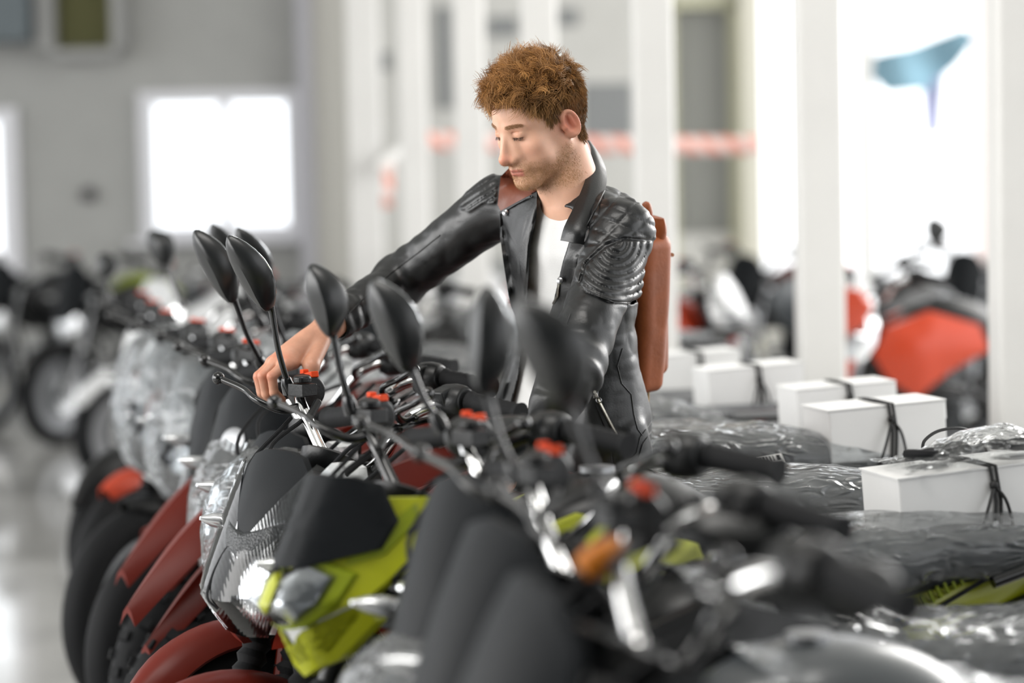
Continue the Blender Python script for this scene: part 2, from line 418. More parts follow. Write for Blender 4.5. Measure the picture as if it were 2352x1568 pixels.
# barrier tape strung behind the posts
def tape_mat():
    m = bpy.data.materials.new('red_white_tape'); m.use_nodes = True; nt = m.node_tree; N = nt.nodes; L = nt.links
    tc = N.new('ShaderNodeTexCoord'); wv = N.new('ShaderNodeTexWave'); wv.inputs['Scale'].default_value = 4.5; wv.bands_direction = 'DIAGONAL'
    L.new(tc.outputs['Object'], wv.inputs['Vector']); r = N.new('ShaderNodeValToRGB'); r.color_ramp.interpolation = 'CONSTANT'
    r.color_ramp.elements[0].color = srgb('EDA08E'); r.color_ramp.elements[1].position = .5; r.color_ramp.elements[1].color = srgb('F3DCD6')  # red stripes paled to pink: overexposed light put into the colours
    L.new(wv.outputs['Fac'], r.inputs[0]); b = N['Principled BSDF']; L.new(r.outputs[0], b.inputs['Base Color']); b.inputs['Roughness'].default_value = .3
    return m
m_tape = tape_mat()
def ribbon(a, c, h, sag, n=24):
    a = Vector(a); c = Vector(c); V = []; F = []
    for i in range(n + 1):
        t = i / n; p = a.lerp(c, t); s = 4 * sag * t * (1 - t); y = .012 * math.sin(t * 17)
        V += [p + Vector((0, y, -s - h / 2)), p + Vector((0, y + .01 * math.sin(t * 31), -s + h / 2))]
    for i in range(n): F.append((2 * i, 2 * i + 2, 2 * i + 3, 2 * i + 1))
    return V, F
tp = empty('barrier_tape', tuple(P(1350, 325, 13.1)))
tag(tp, 'red and white striped barrier tape strung across behind the posts', 'tape')
V, F = ribbon(P(960, 322, 12.9), P(1745, 333, 13.2), .1, .01, 40); MB().add([v - tp.location for v in V], F).build('tape_span', m_tape, tp, solid=.001)
V, F = ribbon(P(868, 392, 12.6), P(955, 316, 12.9), .1, .01, 10); MB().add([v - tp.location for v in V], F).build('tape_tail', m_white, tp, solid=.001)
V = [P(880, 375, 12.4), P(905, 380, 12.4), P(902, 475, 12.4), P(878, 480, 12.4)]
MB().add([v - tp.location for v in V], [(0, 1, 2, 3)]).build('tape_end', m_tape, tp, solid=.001)
# louvred vent high on the grey wall
vx0, vx1, vz0 = wx(140), wx(292), wz(112)
v = empty('wall_vent', ((vx0 + vx1) / 2, WALLY, vz0)); tag(v, 'olive louvred ventilation unit high on the grey wall', 'vent')
hw = (vx1 - vx0) / 2; H = .62; b = MB()
b.box((-hw - .03, -.12, H / 2), (.13, .25, H)); b.box((hw + .0, -.12, H / 2), (.07, .25, H)); b.box((0, -.12, -.03), (2 * hw, .22, .07)); b.box((0, -.12, H), (2 * hw, .25, .06))
b.build('casing', mat('vent_casing', '9A9A98', .6), v, smooth=False, bevel=.005)
b = MB()
for i in range(14):
    b.box((0, -.11, .02 + i * .044), (2 * hw - .1, .07, .012), Matrix.Rotation(R(-35), 3, 'X'))
b.build('louvres', mat('olive_louvre', '7C7B55', .6), v, smooth=False)
MB().box((0, -.04, H / 2), (2 * hw - .06, .02, H)).build('backing', mat('olive_dark', '5F5F48', .8), v, smooth=False)
dk = MB().box((0, 0, 0), (.9, .35, .5)).build('air_duct', mat('duct_metal', '626B6F', .6, bscale=30, kind='wave', bump=.2), smooth=False, bevel=.01)
dk.location = (vx0 - .57, WALLY - .18, wz(92) + .25); tag(dk, 'blue-grey metal duct section beside the louvred vent', 'duct')
hk = MB().lathe((0, 0, 0), (0, -1, 0), [(.0, 0), (.05, 0), (.055, .03), (.03, .05), (.0, .052)]).build('round_fitting', mat('dark_knob', '4D4C4C', .6))
hk.location = (wx(207), WALLY, wz(440)); tag(hk, 'small dark round fitting on the grey wall', 'fitting')
# dim signs on the pale wall
for (x0, x1, y0, y1, lb) in ((845, 905, 130, 170, 'grey sign plate left of the posts'), (1010, 1046, 30, 260, 'tall dark grey board on the pale wall'), (1130, 1196, 55, 100, 'wide grey sign board above the man'), (1290, 1335, 40, 78, 'small grey sign right of the man\'s hair')):
    o = MB().box((0, 0, 0), (wx(x1) - wx(x0), .03, wz(y0) - wz(y1))).build('wall_sign', mat('sign_grey', '8E9090', .6), smooth=False, bevel=.004)
    o.location = ((wx(x0) + wx(x1)) / 2, WALLY - .016, (wz(y0) + wz(y1)) / 2); tag(o, lb, 'sign')
# stacked grey counter and dark screens along the back
for (x0, x1, y0, y1, d, c, lb) in ((870, 1240, 590, 690, 15.5, 'A9AAA8', 'long pale grey counter behind the posts'), (1340, 1450, 190, 330, 16.96, '8F9191', 'dark grey display board to the right of the man\'s head'), (1010, 1060, 660, 790, 14.5, '6A6F72', 'narrow dark cabinet seen under the man\'s arm')):
    a = P(x0, y1, d); c2 = P(x1, y0, d); 
    bot = 0 if y1 > 600 else a.z
    o = MB().box((0, 0, 0), (c2.x - a.x, .4 if y1 > 600 else .06, c2.z - bot)).build('counter' if y0 < 600 and y1 > 600 else ('cabinet' if y1 > 600 else 'display_board'), mat('board_' + c, c, .5), smooth=False, bevel=.01)
    o.location = ((a.x + c2.x) / 2, a.y, (c2.z + bot) / 2); tag(o, lb, 'furniture' if y1 > 600 else 'board')
# the blue banner on the right

def cloth(pts, d, name, m, c0, par, seed=0):
    q = closed_pts(pts, 40); c = sum(q, Vector((0, 0))) / len(q); secs = []
    for k in range(1, 8):
        row = []
        for p in q:
            pp = c + (p - c) * (k / 7); w_ = P(pp.x, pp.y, d); row.append(w_ + Vector((0, .05 * math.sin(w_.x * 14 + w_.z * 5 + seed), 0)) - c0)
        secs.append(row)
    secs += [[p + Vector((0, .008, 0)) for p in r_] for r_ in reversed(secs)]
    return MB().loft(secs).build(name, m, par)
c0 = P(2120, 140, 14.0); bn = empty('hanging_banner', c0); tag(bn, 'faded blue cloth banner hanging in the bright right opening', 'banner')
cloth([(2008, 128), (2100, 108), (2212, 66), (2236, 92), (2195, 150), (2135, 205), (2040, 212), (2004, 175)], 14.0, 'cloth', mat('faded_blue_cloth', '7FA3B4', .8, bscale=20, var=.2), c0, bn)
cloth([(2122, 195), (2165, 170), (2163, 308), (2126, 310)], 14.02, 'ribbon', mat('lavender_cloth', 'B9BDE0', .8), c0, bn, 2)
MB().tube([P(2236, 100, 14.02) - c0, P(2240, -500, 14.02) - c0], .012, 8).build('hanging_rod', m_frame, bn)
# ------------------------------------------------------------------ motorcycles
mk_black = mat('satin_black_plastic', '101112', .36, bscale=220, bump=.12, var=.06, spec=.35)
mk_cowl = mat('textured_black_plastic', '101316', .52, bscale=500, bump=.12, spec=.16)
mk_gloss = mat('gloss_black_metal', '101112', .16, spec=.6)
mk_rubber = mat('rubber', '101113', .75, bscale=200, bump=.2, spec=.25)
mk_chrome = mat('chrome', 'E2E2E2', .08, 1.0)
mk_alu = mat('cast_aluminium', '8E8F91', .38, 1.0, bscale=120, bump=.1)
mk_engine = mat('engine_black', '232526', .45, .6, bscale=90, bump=.2)
mk_red = mat('oxide_red_paint', '5C170B', .40, spec=.25)
mk_orange = mat('orange_red_paint', 'B93A16', .35, coat=.15)
mk_lime = mat('lime_paint', '9EA30F', .38, coat=.15)
mk_lime2 = mat('deep_lime_paint', '7F8C0C', .4, coat=.1)
mk_whitep = mat('white_fairing_paint', 'D9DADB', .3, coat=.4)
mk_greyp = mat('grey_fairing_paint', '3F4346', .35, coat=.3)
mk_kill = mat('red_switch_plastic', 'CE3F08', .5, spec=.2)
mk_seat = mat('seat_vinyl', '1C2023', .55, bscale=300, bump=.2, spec=.3)
mk_mirror = mat('mirror_shell_plastic', '17191A', .33, bscale=900, bump=.04)
mk_mglass = mat('mirror_glass', 'D0D4D8', .02, 1.0)
mk_refl = mat('lamp_reflector', 'E6E8EA', .16, .6, bscale=45, bump=.3, kind='voronoi')
mk_sig = mat('signal_lens_clear', 'D8DADC', .1, .7, bscale=30, bump=.2)
mk_lens = glass('clear_lens', (.95, .96, .97), .30, .05, bump=.07)
mk_amber = mat('amber_reflector', 'B86A10', .3)
mk_gauge = mat('gauge_face', '3A3D40', .2)
mk_carbon = mat('carbon_weave', '202325', .35, bscale=260, bump=.6, kind='voronoi')
mk_tail = mat('tail_lamp_red', '9C1E12', .15)
mk_blue = mat('badge_blue', '3F7FA8', .3)
fl_seat = film('seat_film', (.95, .97, .98), .24, .46, 16, 1.0, .15)
fl_front = film('front_film', (.95, .97, .98), .30, .42, 11, .8, .12)

def shield(o2, surf, thick=.01, dome=0.0, rings=7, mb=None, rim=0.0):
    """closed plate over outline o2 in (y, z) bent over surf(y, z) -> x"""
    mb = mb or MB(); pts = closed_pts(o2); c = sum(pts, Vector((0, 0))) / len(pts); secs = []
    for k in range(1, rings + 1):
        r = k / rings; secs.append([(surf(*(c + (p - c) * r)) + dome * (1 - r ** 2), *(c + (p - c) * r)) for p in pts])
    secs.append([(surf(*p) - thick, *(c + (p - c) * (1 - rim))) for p in pts])
    for k in range(rings - 1, 0, -2):
        r = k / rings; secs.append([(surf(*(c + (p - c) * r)) + dome * (1 - r ** 2) - thick, *(c + (p - c) * r * (1 - rim))) for p in pts])
    return mb.loft(secs)
def mirr(half): return [(y, z) for y, z in half] + [(-y, z) for y, z in reversed(half) if abs(y) > 1e-6]
def sec(x, y0, z0, ry, rz, e=2.4, n=20, M=None):
    out = []
    for k in range(n):
        a = 2 * math.pi * k / n; c, s = math.cos(a), math.sin(a)
        out.append((x, y0 + ry * math.copysign(abs(c) ** (2 / e), c), z0 + rz * math.copysign(abs(s) ** (2 / e), s)))
    return out

def wheel(name, root, c, ax, Rr=.30, wt=.052, knob=False, disc=True, T=None):
    mb = MB().torus(c, ax, Rr - wt, wt, 56, 14, sq=.95)
    A = Vector(ax).normalized()
    if knob:
        a = (Vector((0, 0, 1)) - A * A.z).normalized(); bb = A.cross(a)
        for k in range(44):
            th = 2 * math.pi * k / 44; d = a * math.cos(th) + bb * math.sin(th); t = A.cross(d)
            for s in (-.6, 0, .6):
                if (k + (s == 0)) % 2: continue
                n = (d * math.cos(s * 1.2) + A * math.sin(s * 1.2)); pos = Vector(c) + d * (Rr - wt) + n * wt
                Mx = Matrix((t, n.cross(t), n)).transposed(); mb.box(pos, (.022, .026, .016), Mx)
    w_ = mb.build(name, mk_rubber, root)
    m2 = MB().lathe(c, ax, [(Rr - wt * 1.7, -.035), (Rr - wt * 1.35, -.04), (Rr - wt * 1.7, -.02), (Rr - wt * 1.7, .02), (Rr - wt * 1.35, .04), (Rr - wt * 1.7, .035)], 48)
    a = (Vector((0, 0, 1)) - A * A.z).normalized(); bb = A.cross(a)
    for k in range(5):
        th = 2 * math.pi * k / 5; d = a * math.cos(th) + bb * math.sin(th); d2 = a * math.cos(th + .16) + bb * math.sin(th + .16)
        m2.tube([Vector(c) + d * .03, Vector(c) + d2 * (Rr - wt * 1.7)], [.016, .010], 8)
    m2.lathe(c, ax, [(.0, -.05), (.038, -.05), (.038, .05), (.0, .05)], 20)
    m2.build('rim', mk_alu, w_)
    if disc:
        cc = Vector(c) + A * .055; md = MB().lathe(cc, ax, [(.06, -.002), (.115, -.002), (.115, .002), (.06, .002), (.06, -.002)], 36); md.build('brake_disc', mk_chrome, w_)
    return w_

def mirror(root, inv, B, N, T_, wd=.075, dep=.032, face=(1, 0, 0)):
    """B stem foot, N stem top, T_ tip of the shell; all world points"""
    B, N, T_ = [inv @ Vector(q) for q in (B, N, T_)]; ax = (T_ - N); L = ax.length; ax.normalize()
    fdir = (inv.to_3x3() @ Vector(face)); fdir = (fdir - ax * fdir.dot(ax)).normalized(); side = ax.cross(fdir)
    prof = [(0, .20, .35), (.04, .36, .6), (.14, .62, .85), (.30, .90, 1.0), (.45, 1.0, 1.0), (.60, .99, .95), (.74, .87, .82), (.86, .64, .62), (.94, .40, .42), (.985, .2, .22), (1.0, .06, .1)]
    secs = []
    for t, a, d in prof:
        c = N + ax * (L * t) + side * (wd * .16 * math.sin(t * 3.1)); row = []
        for k in range(22):
            th = 2 * math.pi * k / 22; u = math.cos(th) * a * wd / 2; v = math.sin(th)
            v = v * d * dep if v > 0 else v * d * dep * .22
            # the ridge running down the back of the shell
            v += max(0, 1 - abs(u / (wd * .5 * a + 1e-6) - .25) / .5) * d * dep * .22 * (1 if v > 0 else 0)
            row.append(c + side * u + fdir * v)
        secs.append(row)
    sh = MB().loft(secs).build('mirror', mk_mirror, root)
    g = []
    for t, a, d in prof[2:-1]:
        c = N + ax * (L * t) + side * (wd * .16 * math.sin(t * 3.1)) - fdir * (d * dep * .24); g.append([c + side * (a * wd * .43), c - side * (a * wd * .43)])
    V = [p for r_ in g for p in r_]; F = [(2 * i, 2 * i + 1, 2 * i + 3, 2 * i + 2) for i in range(len(g) - 1)]
    MB().add(V, F).build('mirror_glass', mk_mglass, sh, solid=.0015)
    mid = B.lerp(N, .5) + fdir * .006
    s = MB().tube([B, B.lerp(N, .12), mid, N.lerp(B, .06), N + ax * .012], [.0095, .0062, .0058, .0065, .011], 10, 5)
    s.lathe(B, (N - B), [(.0, -.012), (.013, -.012), (.013, .008), (.009, .02), (.0, .021)], 12)
    s.build('mirror_stem', mk_gloss, sh)
    return sh

def crumple(V, amp, scale, seed):
    A = np.array([tuple(v) for v in V]); r = ridged(A, scale, seed, 3) * amp; r2 = vnoise(A, scale * .5, seed + 9) * amp * .8
    return A, r + r2
def wrap_loft(secs, amp, scale, seed, name, m, root, closed=True):
    n = len(secs[0]); V = np.array([[tuple(p) for p in s] for s in secs]); c = V.mean(axis=1, keepdims=True); d = V - c; ln = np.linalg.norm(d, axis=-1, keepdims=True) + 1e-6
    flat = V.reshape(-1, 3); r = (ridged(flat, scale, seed, 3) * amp + ridged(flat * np.array([.5, 1, 1]), scale * 4.2, seed + 3, 2) * amp * .32 + vnoise(flat, scale * .45, seed + 5) * amp).reshape(V.shape[:2])
    V = V + d / ln * (r[..., None] + amp * .5)
    return MB().loft([[tuple(p) for p in s] for s in V], closed, cap=False).build(name, m, root, smooth='all')

def resample(secs, k):
    S = np.array([[tuple(p) for p in s] for s in secs]); n = len(S); out = []
    ext = np.concatenate([S[:1] * 2 - S[1:2], S, S[-1:] * 2 - S[-2:-1]])
    for i in range(n - 1):
        a, b, c, d = ext[i:i + 4]
        for j in range(k):
            t = j / k; out.append(.5 * ((2 * b) + (c - a) * t + (2 * a - 5 * b + 4 * c - d) * t * t + (3 * b - a - 3 * c + d) * t ** 3))
    out.append(S[-1]); return out

BARZ = 1.098
def bike(label, X, Y, th, hd, st, group='motorcycles parked in the packed row', mir=(), seed=1, detail=2, scale=1.0):
    """X, Y steering clamp on the floor plan; th body heading and hd steering heading, degrees from the picture's left toward the camera"""
    root = empty('motorcycle', (X, Y, 0), math.pi + R(th)); root.scale = (scale,) * 3; tag(root, label, 'motorcycle', group)
    inv = (Matrix.Translation((X, Y, 0)) @ Matrix.Rotation(math.pi + R(th), 4, 'Z') @ Matrix.Scale(scale, 4)).inverted()
    T = Matrix.Rotation(R(hd - th), 4, 'Z'); rg = random.Random(seed)
    def B(mb, name, m, par=root, t=True, **k): return (mb.xf(T) if t else mb).build(name, m, par, **k)
    body = st['body']; kind = st['kind']
    wr = .30; wc = Vector((.30, 0, wr)); ax = (T.to_3x3() @ Vector((0, 1, 0)))
    wheel('front_wheel', root, T @ wc, ax, wr, .05 if kind != 'dirt' else .047, knob=kind in ('dirt', 'lime'))
    wheel('rear_wheel', root, (-.98, 0, .30), (0, 1, 0), .30, .06, knob=kind in ('dirt', 'lime'), disc=False)
    # fork
    f = MB()
    for s in (-.085, .085): f.tube([(.305, s, .28), (.235, s, .46)], .026, 14); f.tube([(.235, s, .46), (.035, s, .93)], .018, 14)
    fk = B(f, 'fork', mk_alu if kind != 'lime' else mk_black)
    if detail > 1:
        g = MB()
        for s in (-.085, .085):
            pts = []; rr = []
            for k in range(19):
                t = k / 18; pts.append((.235 - .10 * t, s, .47 + .22 * t)); rr.append(.030 if k % 2 else .023)
            g.tube(pts, rr, 14)
        B(g, 'fork_gaiter', mk_rubber, fk)
    c = MB()
    c.box((.02, 0, .925), (.07, .24, .03)); c.box((.07, 0, .80), (.06, .22, .03)); c.tube([(.0, 0, .95), (.06, 0, .78)], .024, 12)
    for s in (-.05, .05): c.box((-.012, s, .955), (.045, .03, .045)); c.lathe((-.012, s, .977), (0, 0, 1), [(.0, 0), (.008, 0), (.008, .006), (.0, .006)], 8)
    B(c, 'triple_clamp', mk_engine, bevel=.004, smooth=False)
    # handlebar
    hb = B(MB().tube([(-.10, .37, BARZ - .015), (-.085, .25, BARZ), (-.03, .17, BARZ - .02), (-.015, .09, .995), (-.012, .04, .965), (-.012, -.04, .965), (-.015, -.09, .995), (-.03, -.17, BARZ - .02), (-.085, -.25, BARZ), (-.10, -.37, BARZ - .015)], .0112, 12, 6), 'handlebar', mk_chrome if st.get('chromebar', 1) else mk_gloss)
    for s in (1, -1):
        gp = []; gr = []
        for k in range(17):
            t = k / 16; gp.append((-.087 - .014 * t, s * (.255 + .118 * t), BARZ - .016 * t)); gr.append((.0185 if k % 2 else .0168) + (.004 if k in (0, 16) else 0))
        B(MB().tube(gp, gr, 16), 'grip', mk_rubber, hb)
        sw = MB().lathe((-.075, s * .195, BARZ - .003), (-.15, s, .05), [(.0, -.002), (.029, 0), (.033, .007), (.034, .030), (.031, .046), (.026, .056), (.0, .057)], 28)
        sw.box((-.06, s * .215, BARZ), (.03, .035, .05), Matrix.Rotation(.3, 3, 'Y'))
        B(sw, 'switch_housing', mk_black, hb, bevel=.003)
        if s < 0:
            ks = MB().box((-.083, s * .214, BARZ + .027), (.018, .042, .012), Matrix.Rotation(.2, 3, 'X')); ks.box((-.083, s * .228, BARZ + .034), (.014, .012, .01))
            B(ks, 'kill_switch', mk_kill, hb, bevel=.002, smooth=False)
            mc = MB().box((-.03, s * .165, BARZ + .006), (.036, .046, .024)); mc.lathe((-.03, s * .165, BARZ + .02), (0, 0, 1), [(.0, 0), (.017, 0), (.017, .010), (.014, .013), (.0, .013)], 24); mc.tube([(-.04, s * .13, BARZ - .015), (.0, s * .11, BARZ - .045)], .008, 8)
            B(mc, 'brake_reservoir', mk_black, hb, bevel=.003, smooth=False)
        lv = MB().tube([(-.03, s * .165, BARZ - .025), (.01, s * .18, BARZ - .03), (.045, s * .21, BARZ - .01), (.042, s * .255, BARZ + .008), (.058, s * .305, BARZ + .026)], [.009, .008, .0062, .0058, .0062], 10, 5)
        lv.ball((.060, s * .312, BARZ + .028), .0125, 14, 10)
        B(lv, 'brake_lever' if s < 0 else 'clutch_lever', mk_gloss, hb)
    # gauges and cables
    gg = MB().lathe((.035, .0, .985), (-.45, 0, 1), [(.0, -.03), (.04, -.03), (.055, -.01), (.058, .01), (.05, .014), (.0, .013)], 26)
    gq = B(gg, 'instrument_cluster', mk_black); B(MB().lathe((.029, 0, .997), (-.45, 0, 1), [(.0, 0), (.046, 0), (.046, .002), (.0, .002)], 24), 'gauge_face', mk_gauge, gq)
    cb = MB()
    for k in range(5 if detail > 1 else 2):
        s = (-1) ** k; y0 = s * (.13 + .02 * k)
        cb.tube([(-.02, y0, 1.05), (.07 + .015 * k, y0 * .8, 1.02 - .02 * k), (.10 + .01 * k, y0 * .3, .93 - .02 * k), (.03, -y0 * .2, .82), (-.12, -y0 * .3, .72)], .0042, 7, 6)
    B(cb, 'control_cables', mk_rubber)
    # turn signals
    for s in (1, -1):
        sg = MB().tube([(.12, s * .07, .86), (.15, s * .15, .868)], [.009, .013], 10)
        so = B(sg, 'turn_signal_stalk', mk_black)
        lens = MB().loft([sec(0, 0, 0, r_, r_ * .62, 2.2, 16) for r_ in (.004, .022, .026, .02, .006)])
        lens.v = [(v[0], v[1], v[2]) for v in lens.v]; xs = [-.034, -.022, .0, .028, .05]
        lens.v = [(xs[i // 16], v[1], v[2]) for i, v in enumerate(lens.v)]
        lens.xf(Matrix.Translation((.155, s * .165, .872)) @ Matrix.Rotation(R(-12), 4, 'Y') @ Matrix.Rotation(R(s * 22), 4, 'Z'))
        B(lens, 'signal_lens', mk_sig if kind != 'orangelens' else mk_amber, so)
    HMx = Matrix.Translation((st.get('hx', .04), 0, .86 + st.get('hdz', 0))) @ Matrix.Diagonal((1, st.get('hw', 1.3), st.get('hz', 1.1), 1)) @ Matrix.Translation((0, 0, -.86))
    BH = lambda mb, *a, **k: B(mb.xf(HMx), *a, **k)
    # front end by kind
    if kind in ('crystal', 'scooter'):
        zz = .74; srf = lambda y, z: .235 - .52 * (z - zz) - 4.5 * y * y - 1.2 * max(0, .76 - z)
        out = mirr([(0, .695), (.045, .70), (.078, .745), (.108, .79), (.118, .84), (.112, .91), (.092, .965), (.074, .975), (.066, .94), (.058, .875), (.04, .848), (0, .842)]) if kind == 'crystal' else mirr([(0, .695), (.045, .70), (.078, .745), (.108, .79), (.118, .84), (.108, .91), (.08, .97), (.05, .995), (0, 1.0)])
        hl = BH(shield(out, lambda y, z: srf(y, z) - .035, .05), 'headlight', mk_refl)
        BH(shield(out, srf, .002, .006), 'headlight_lens', mk_lens, hl)
        BH(MB().lathe((.125, -.01, .785), (1, 0, .12), [(.0, -.01), (.03, .0), (.05, .02), (.056, .035), (.053, .037), (.0, .012)], 26), 'reflector_bowl', mk_chrome, hl)
        rb = MB(); rb.tube([(srf(y, z) + .004, y, z) for y, z in ((-.022, .845), (-.034, .82), (-.04, .79), (-.033, .76), (-.02, .742))], .0022, 6, 4)
        BH(rb, 'lens_seam', mk_rubber, hl)
        low = [(.048, .70), (.073, .735), (.1, .79), (.112, .775), (.09, .72), (.055, .682), (.03, .675)]
        for s in (1, -1): BH(shield([(y * s, z) for y, z in low], lambda y, z: srf(y, z) - .012, .02), 'lamp_trim', body)
        if kind == 'crystal':
            cw = mirr([(0, .826), (.040, .832), (.060, .862), (.070, .91), (.068, .955), (.050, .983), (.026, .992), (0, .994)])
            cwl = BH(shield(cw, lambda y, z: srf(y, z) - .006, .012, .014), 'windscreen_cowl', mk_cowl)
            BH(shield(mirr([(0, .827), (.040, .833), (.059, .862), (.063, .885), (0, .866)]), lambda y, z: srf(y, z) + .001, .004, .009), 'carbon_panel', mk_carbon, cwl)
        else:
            BH(shield(mirr([(0, .84), (.06, .85), (.11, .9), (.115, .98), (.075, 1.03), (0, 1.045)]), lambda y, z: srf(y, z) + .01, .02, .02), 'windscreen_cowl', st.get('cowl', mk_cowl))
    elif kind == 'lime':
        srf = lambda y, z: .225 - .5 * (z - .84) - .25 * abs(y) - 1.3 * max(0, abs(y) - .03) - .9 * max(0, .80 - z)
        up_ = mirr([(0, .86), (.035, .862), (.09, .885), (.095, .93), (.07, .99), (.045, 1.005), (0, 1.008)])
        BH(shield(up_, lambda y, z: srf(y, z) + .024, .012), 'windscreen_cowl', mk_cowl, smooth=True)
        mk = mirr([(0, .768), (.05, .775), (.09, .81), (.115, .87), (.118, .93), (.10, .965), (0, .97)])
        mo = BH(shield(mk, srf, .02), 'headlight_mask', mk_lime)
        hx = [(0, .762), (.03, .768), (.056, .80), (.062, .845), (.035, .868), (0, .85)]
        BH(shield(mirr([(y * 1.2, .762 + (z - .762) * 1.1 - .008) for y, z in hx]), lambda y, z: srf(y, z) + .012, .016), 'lamp_surround', mk_lime2, mo)
        BH(shield(mirr(hx), lambda y, z: srf(y, z) + .010, .01, .012), 'headlight', mk_refl, mo)
        BH(shield(mirr(hx), lambda y, z: srf(y, z) + .017, .002, .012), 'headlight_lens', mk_lens, mo)
        BH(shield(mirr([(0, .852), (.012, .835), (.012, .80), (0, .785)]), lambda y, z: srf(y, z) + .03, .02), 'nose_ridge', mk_lime, mo)
        for s in (1, -1):
            BH(shield([(s * y, z) for y, z in ((.062, .86), (.09, .875), (.108, .93), (.1, .955), (.07, .90))], lambda y, z: srf(y, z) + .006, .01), 'side_crease', mk_lime2, mo)
        BH(shield(mirr([(0, .70), (.045, .715), (.08, .765), (.082, .80), (.04, .79), (0, .785)]), lambda y, z: srf(y, z) - .004, .02, .004), 'position_lamp', mk_refl, mo)
        BH(shield(mirr([(0, .668), (.05, .70), (.092, .765), (.088, .80), (.078, .772), (.044, .712), (0, .69)]), lambda y, z: srf(y, z) + .004, .022), 'chin_guard', mk_lime, mo)
    elif kind == 'tall':
        srf = lambda y, z: .20 - .42 * (z - .84) - 7 * y * y
        BH(shield(mirr([(0, .74), (.05, .76), (.085, .84), (.09, .92), (.08, 1.0), (.05, 1.045), (0, 1.06)]), srf, .014, .02), 'windscreen_cowl', mk_cowl)
        hl = BH(MB().lathe((.13, 0, .80), (1, 0, .1), [(.0, -.06), (.05, -.05), (.08, .0), (.085, .02), (.0, .022)], 28), 'headlight', mk_black)
        BH(shield(mirr([(0, .66), (.05, .68), (.08, .72), (.07, .775), (0, .79)]), lambda y, z: .20 - 5 * y * y, .02, .01), 'headlight_lens', mk_refl, hl)
    elif kind == 'dirt':
        srf = lambda y, z: .20 - .42 * (z - .84) - 5 * y * y
        BH(shield(mirr([(0, .80), (.06, .82), (.095, .90), (.085, .99), (.05, 1.03), (0, 1.04)]), srf, .014, .02), 'windscreen_cowl', mk_cowl)
        hl = BH(shield(mirr([(0, .69), (.05, .71), (.085, .77), (.08, .82), (0, .84)]), lambda y, z: srf(y, z) - .01, .05, .02), 'headlight', mk_refl)
        BH(shield(mirr([(0, .692), (.05, .712), (.083, .77), (.078, .818), (0, .838)]), lambda y, z: srf(y, z) + .0, .002, .02), 'headlight_lens', mk_lens, hl)
    if st.get('badge'):
        BH(MB().lathe((srf(0, .93) + .016, 0, .93), (1, 0, .4), [(.0, 0), (.024, 0), (.026, .003), (.018, .005), (.0, .005)], 24), 'badge', mk_alu)
    # front fender
    if kind == 'dirt' or st.get('high'):
        for (z0, dx, wd) in ((0, 0, .062), (-.09, -.05, .055)):
            secs = []
            for k in range(13):
                t = k / 12; x = .56 + dx - .46 * t; z = .60 + z0 + .24 * math.sin(t * 1.5); wv = wd * (.35 + .65 * min(1, t * 2.6)) * (1 - .25 * t)
                secs.append([(x, -wv, z - .022), (x, -wv * .55, z + .008), (x, 0, z + .022), (x, wv * .55, z + .008), (x, wv, z - .022), (x, wv * .5, z - .005), (x, 0, z + .006), (x, -wv * .5, z - .005)])
            B(MB().loft(secs), 'front_fender', st.get('fender', body))
    else:
        secs = []
        for k in range(21):
            a = R(st.get('f0', 30) + (146 - st.get('f0', 30)) * k / 20); rr = wr + .035; wv = .058 * min(1, .45 + k * .12); row = []
            for j in range(9):
                u = -1 + 2 * j / 8; row.append((wc.x + (rr - .045 * abs(u) ** 2.5) * math.cos(a), u * wv, wc.z + (rr - .045 * abs(u) ** 2.5) * math.sin(a)))
            for j in range(8, -1, -1):
                u = -1 + 2 * j / 8; row.append((wc.x + (rr - .006 - .045 * abs(u) ** 2.5) * math.cos(a), u * wv * .95, wc.z + (rr - .006 - .045 * abs(u) ** 2.5) * math.sin(a)))
            secs.append(row)
        fe = MB().loft(secs)
        for s in (1, -1): fe.tube([(.235, s * .085, .50), (.20, s * .07, .60)], .012, 8)
        B(fe, 'front_fender', st.get('fender', body))
    # tank, shrouds, seat, tail, frame, engine
    nb = lambda mb, n, m, **k: mb.build(n, m, root, **k); tz = st.get('tank_z', 0)
    tk = resample([sec(-.13, 0, .86, .05, .05), sec(-.18, 0, .89, .10, .085), sec(-.30, 0, .905, .135, .105), sec(-.42, 0, .895, .13, .10), sec(-.52, 0, .86, .10, .08), sec(-.58, 0, .83, .07, .05)], 4)
    tank = nb(MB().loft(tk).xf(Matrix.Translation((0, 0, tz))), 'fuel_tank', st.get('tank', body))
    MB().lathe((-.30, 0, 1.008 + tz), (0, 0, 1), [(.0, 0), (.03, 0), (.03, .01), (.0, .012)], 18).build('fuel_cap', mk_alu, tank)
    for s in (1, -1):
        sh = [(-.04, .70), (.02, .80), (-.04, .90), (-.22, .96), (-.42, .90), (-.46, .80), (-.30, .72), (-.16, .62)]
        mb = MB(); V = closed_pts(sh, 30); cc = sum(V, Vector((0, 0))) / len(V); secs = []
        for q in (.12, .4, .7, 1.0): secs.append([(cc.x + (p.x - cc.x) * q, s * (.148 + .035 * (1 - q * q) + .02 * (p.x + .2)), cc.y + (p.y - cc.y) * q) for p in V])
        secs.append([(p.x, s * (.120 + .02 * (p.x + .2)), p.y) for p in V]); mb.loft(secs).xf(Matrix.Translation((0, 0, tz * .8))); mb.build('side_shroud', st.get('shroud', body), root)
    zs = st.get('seat_z', .0)
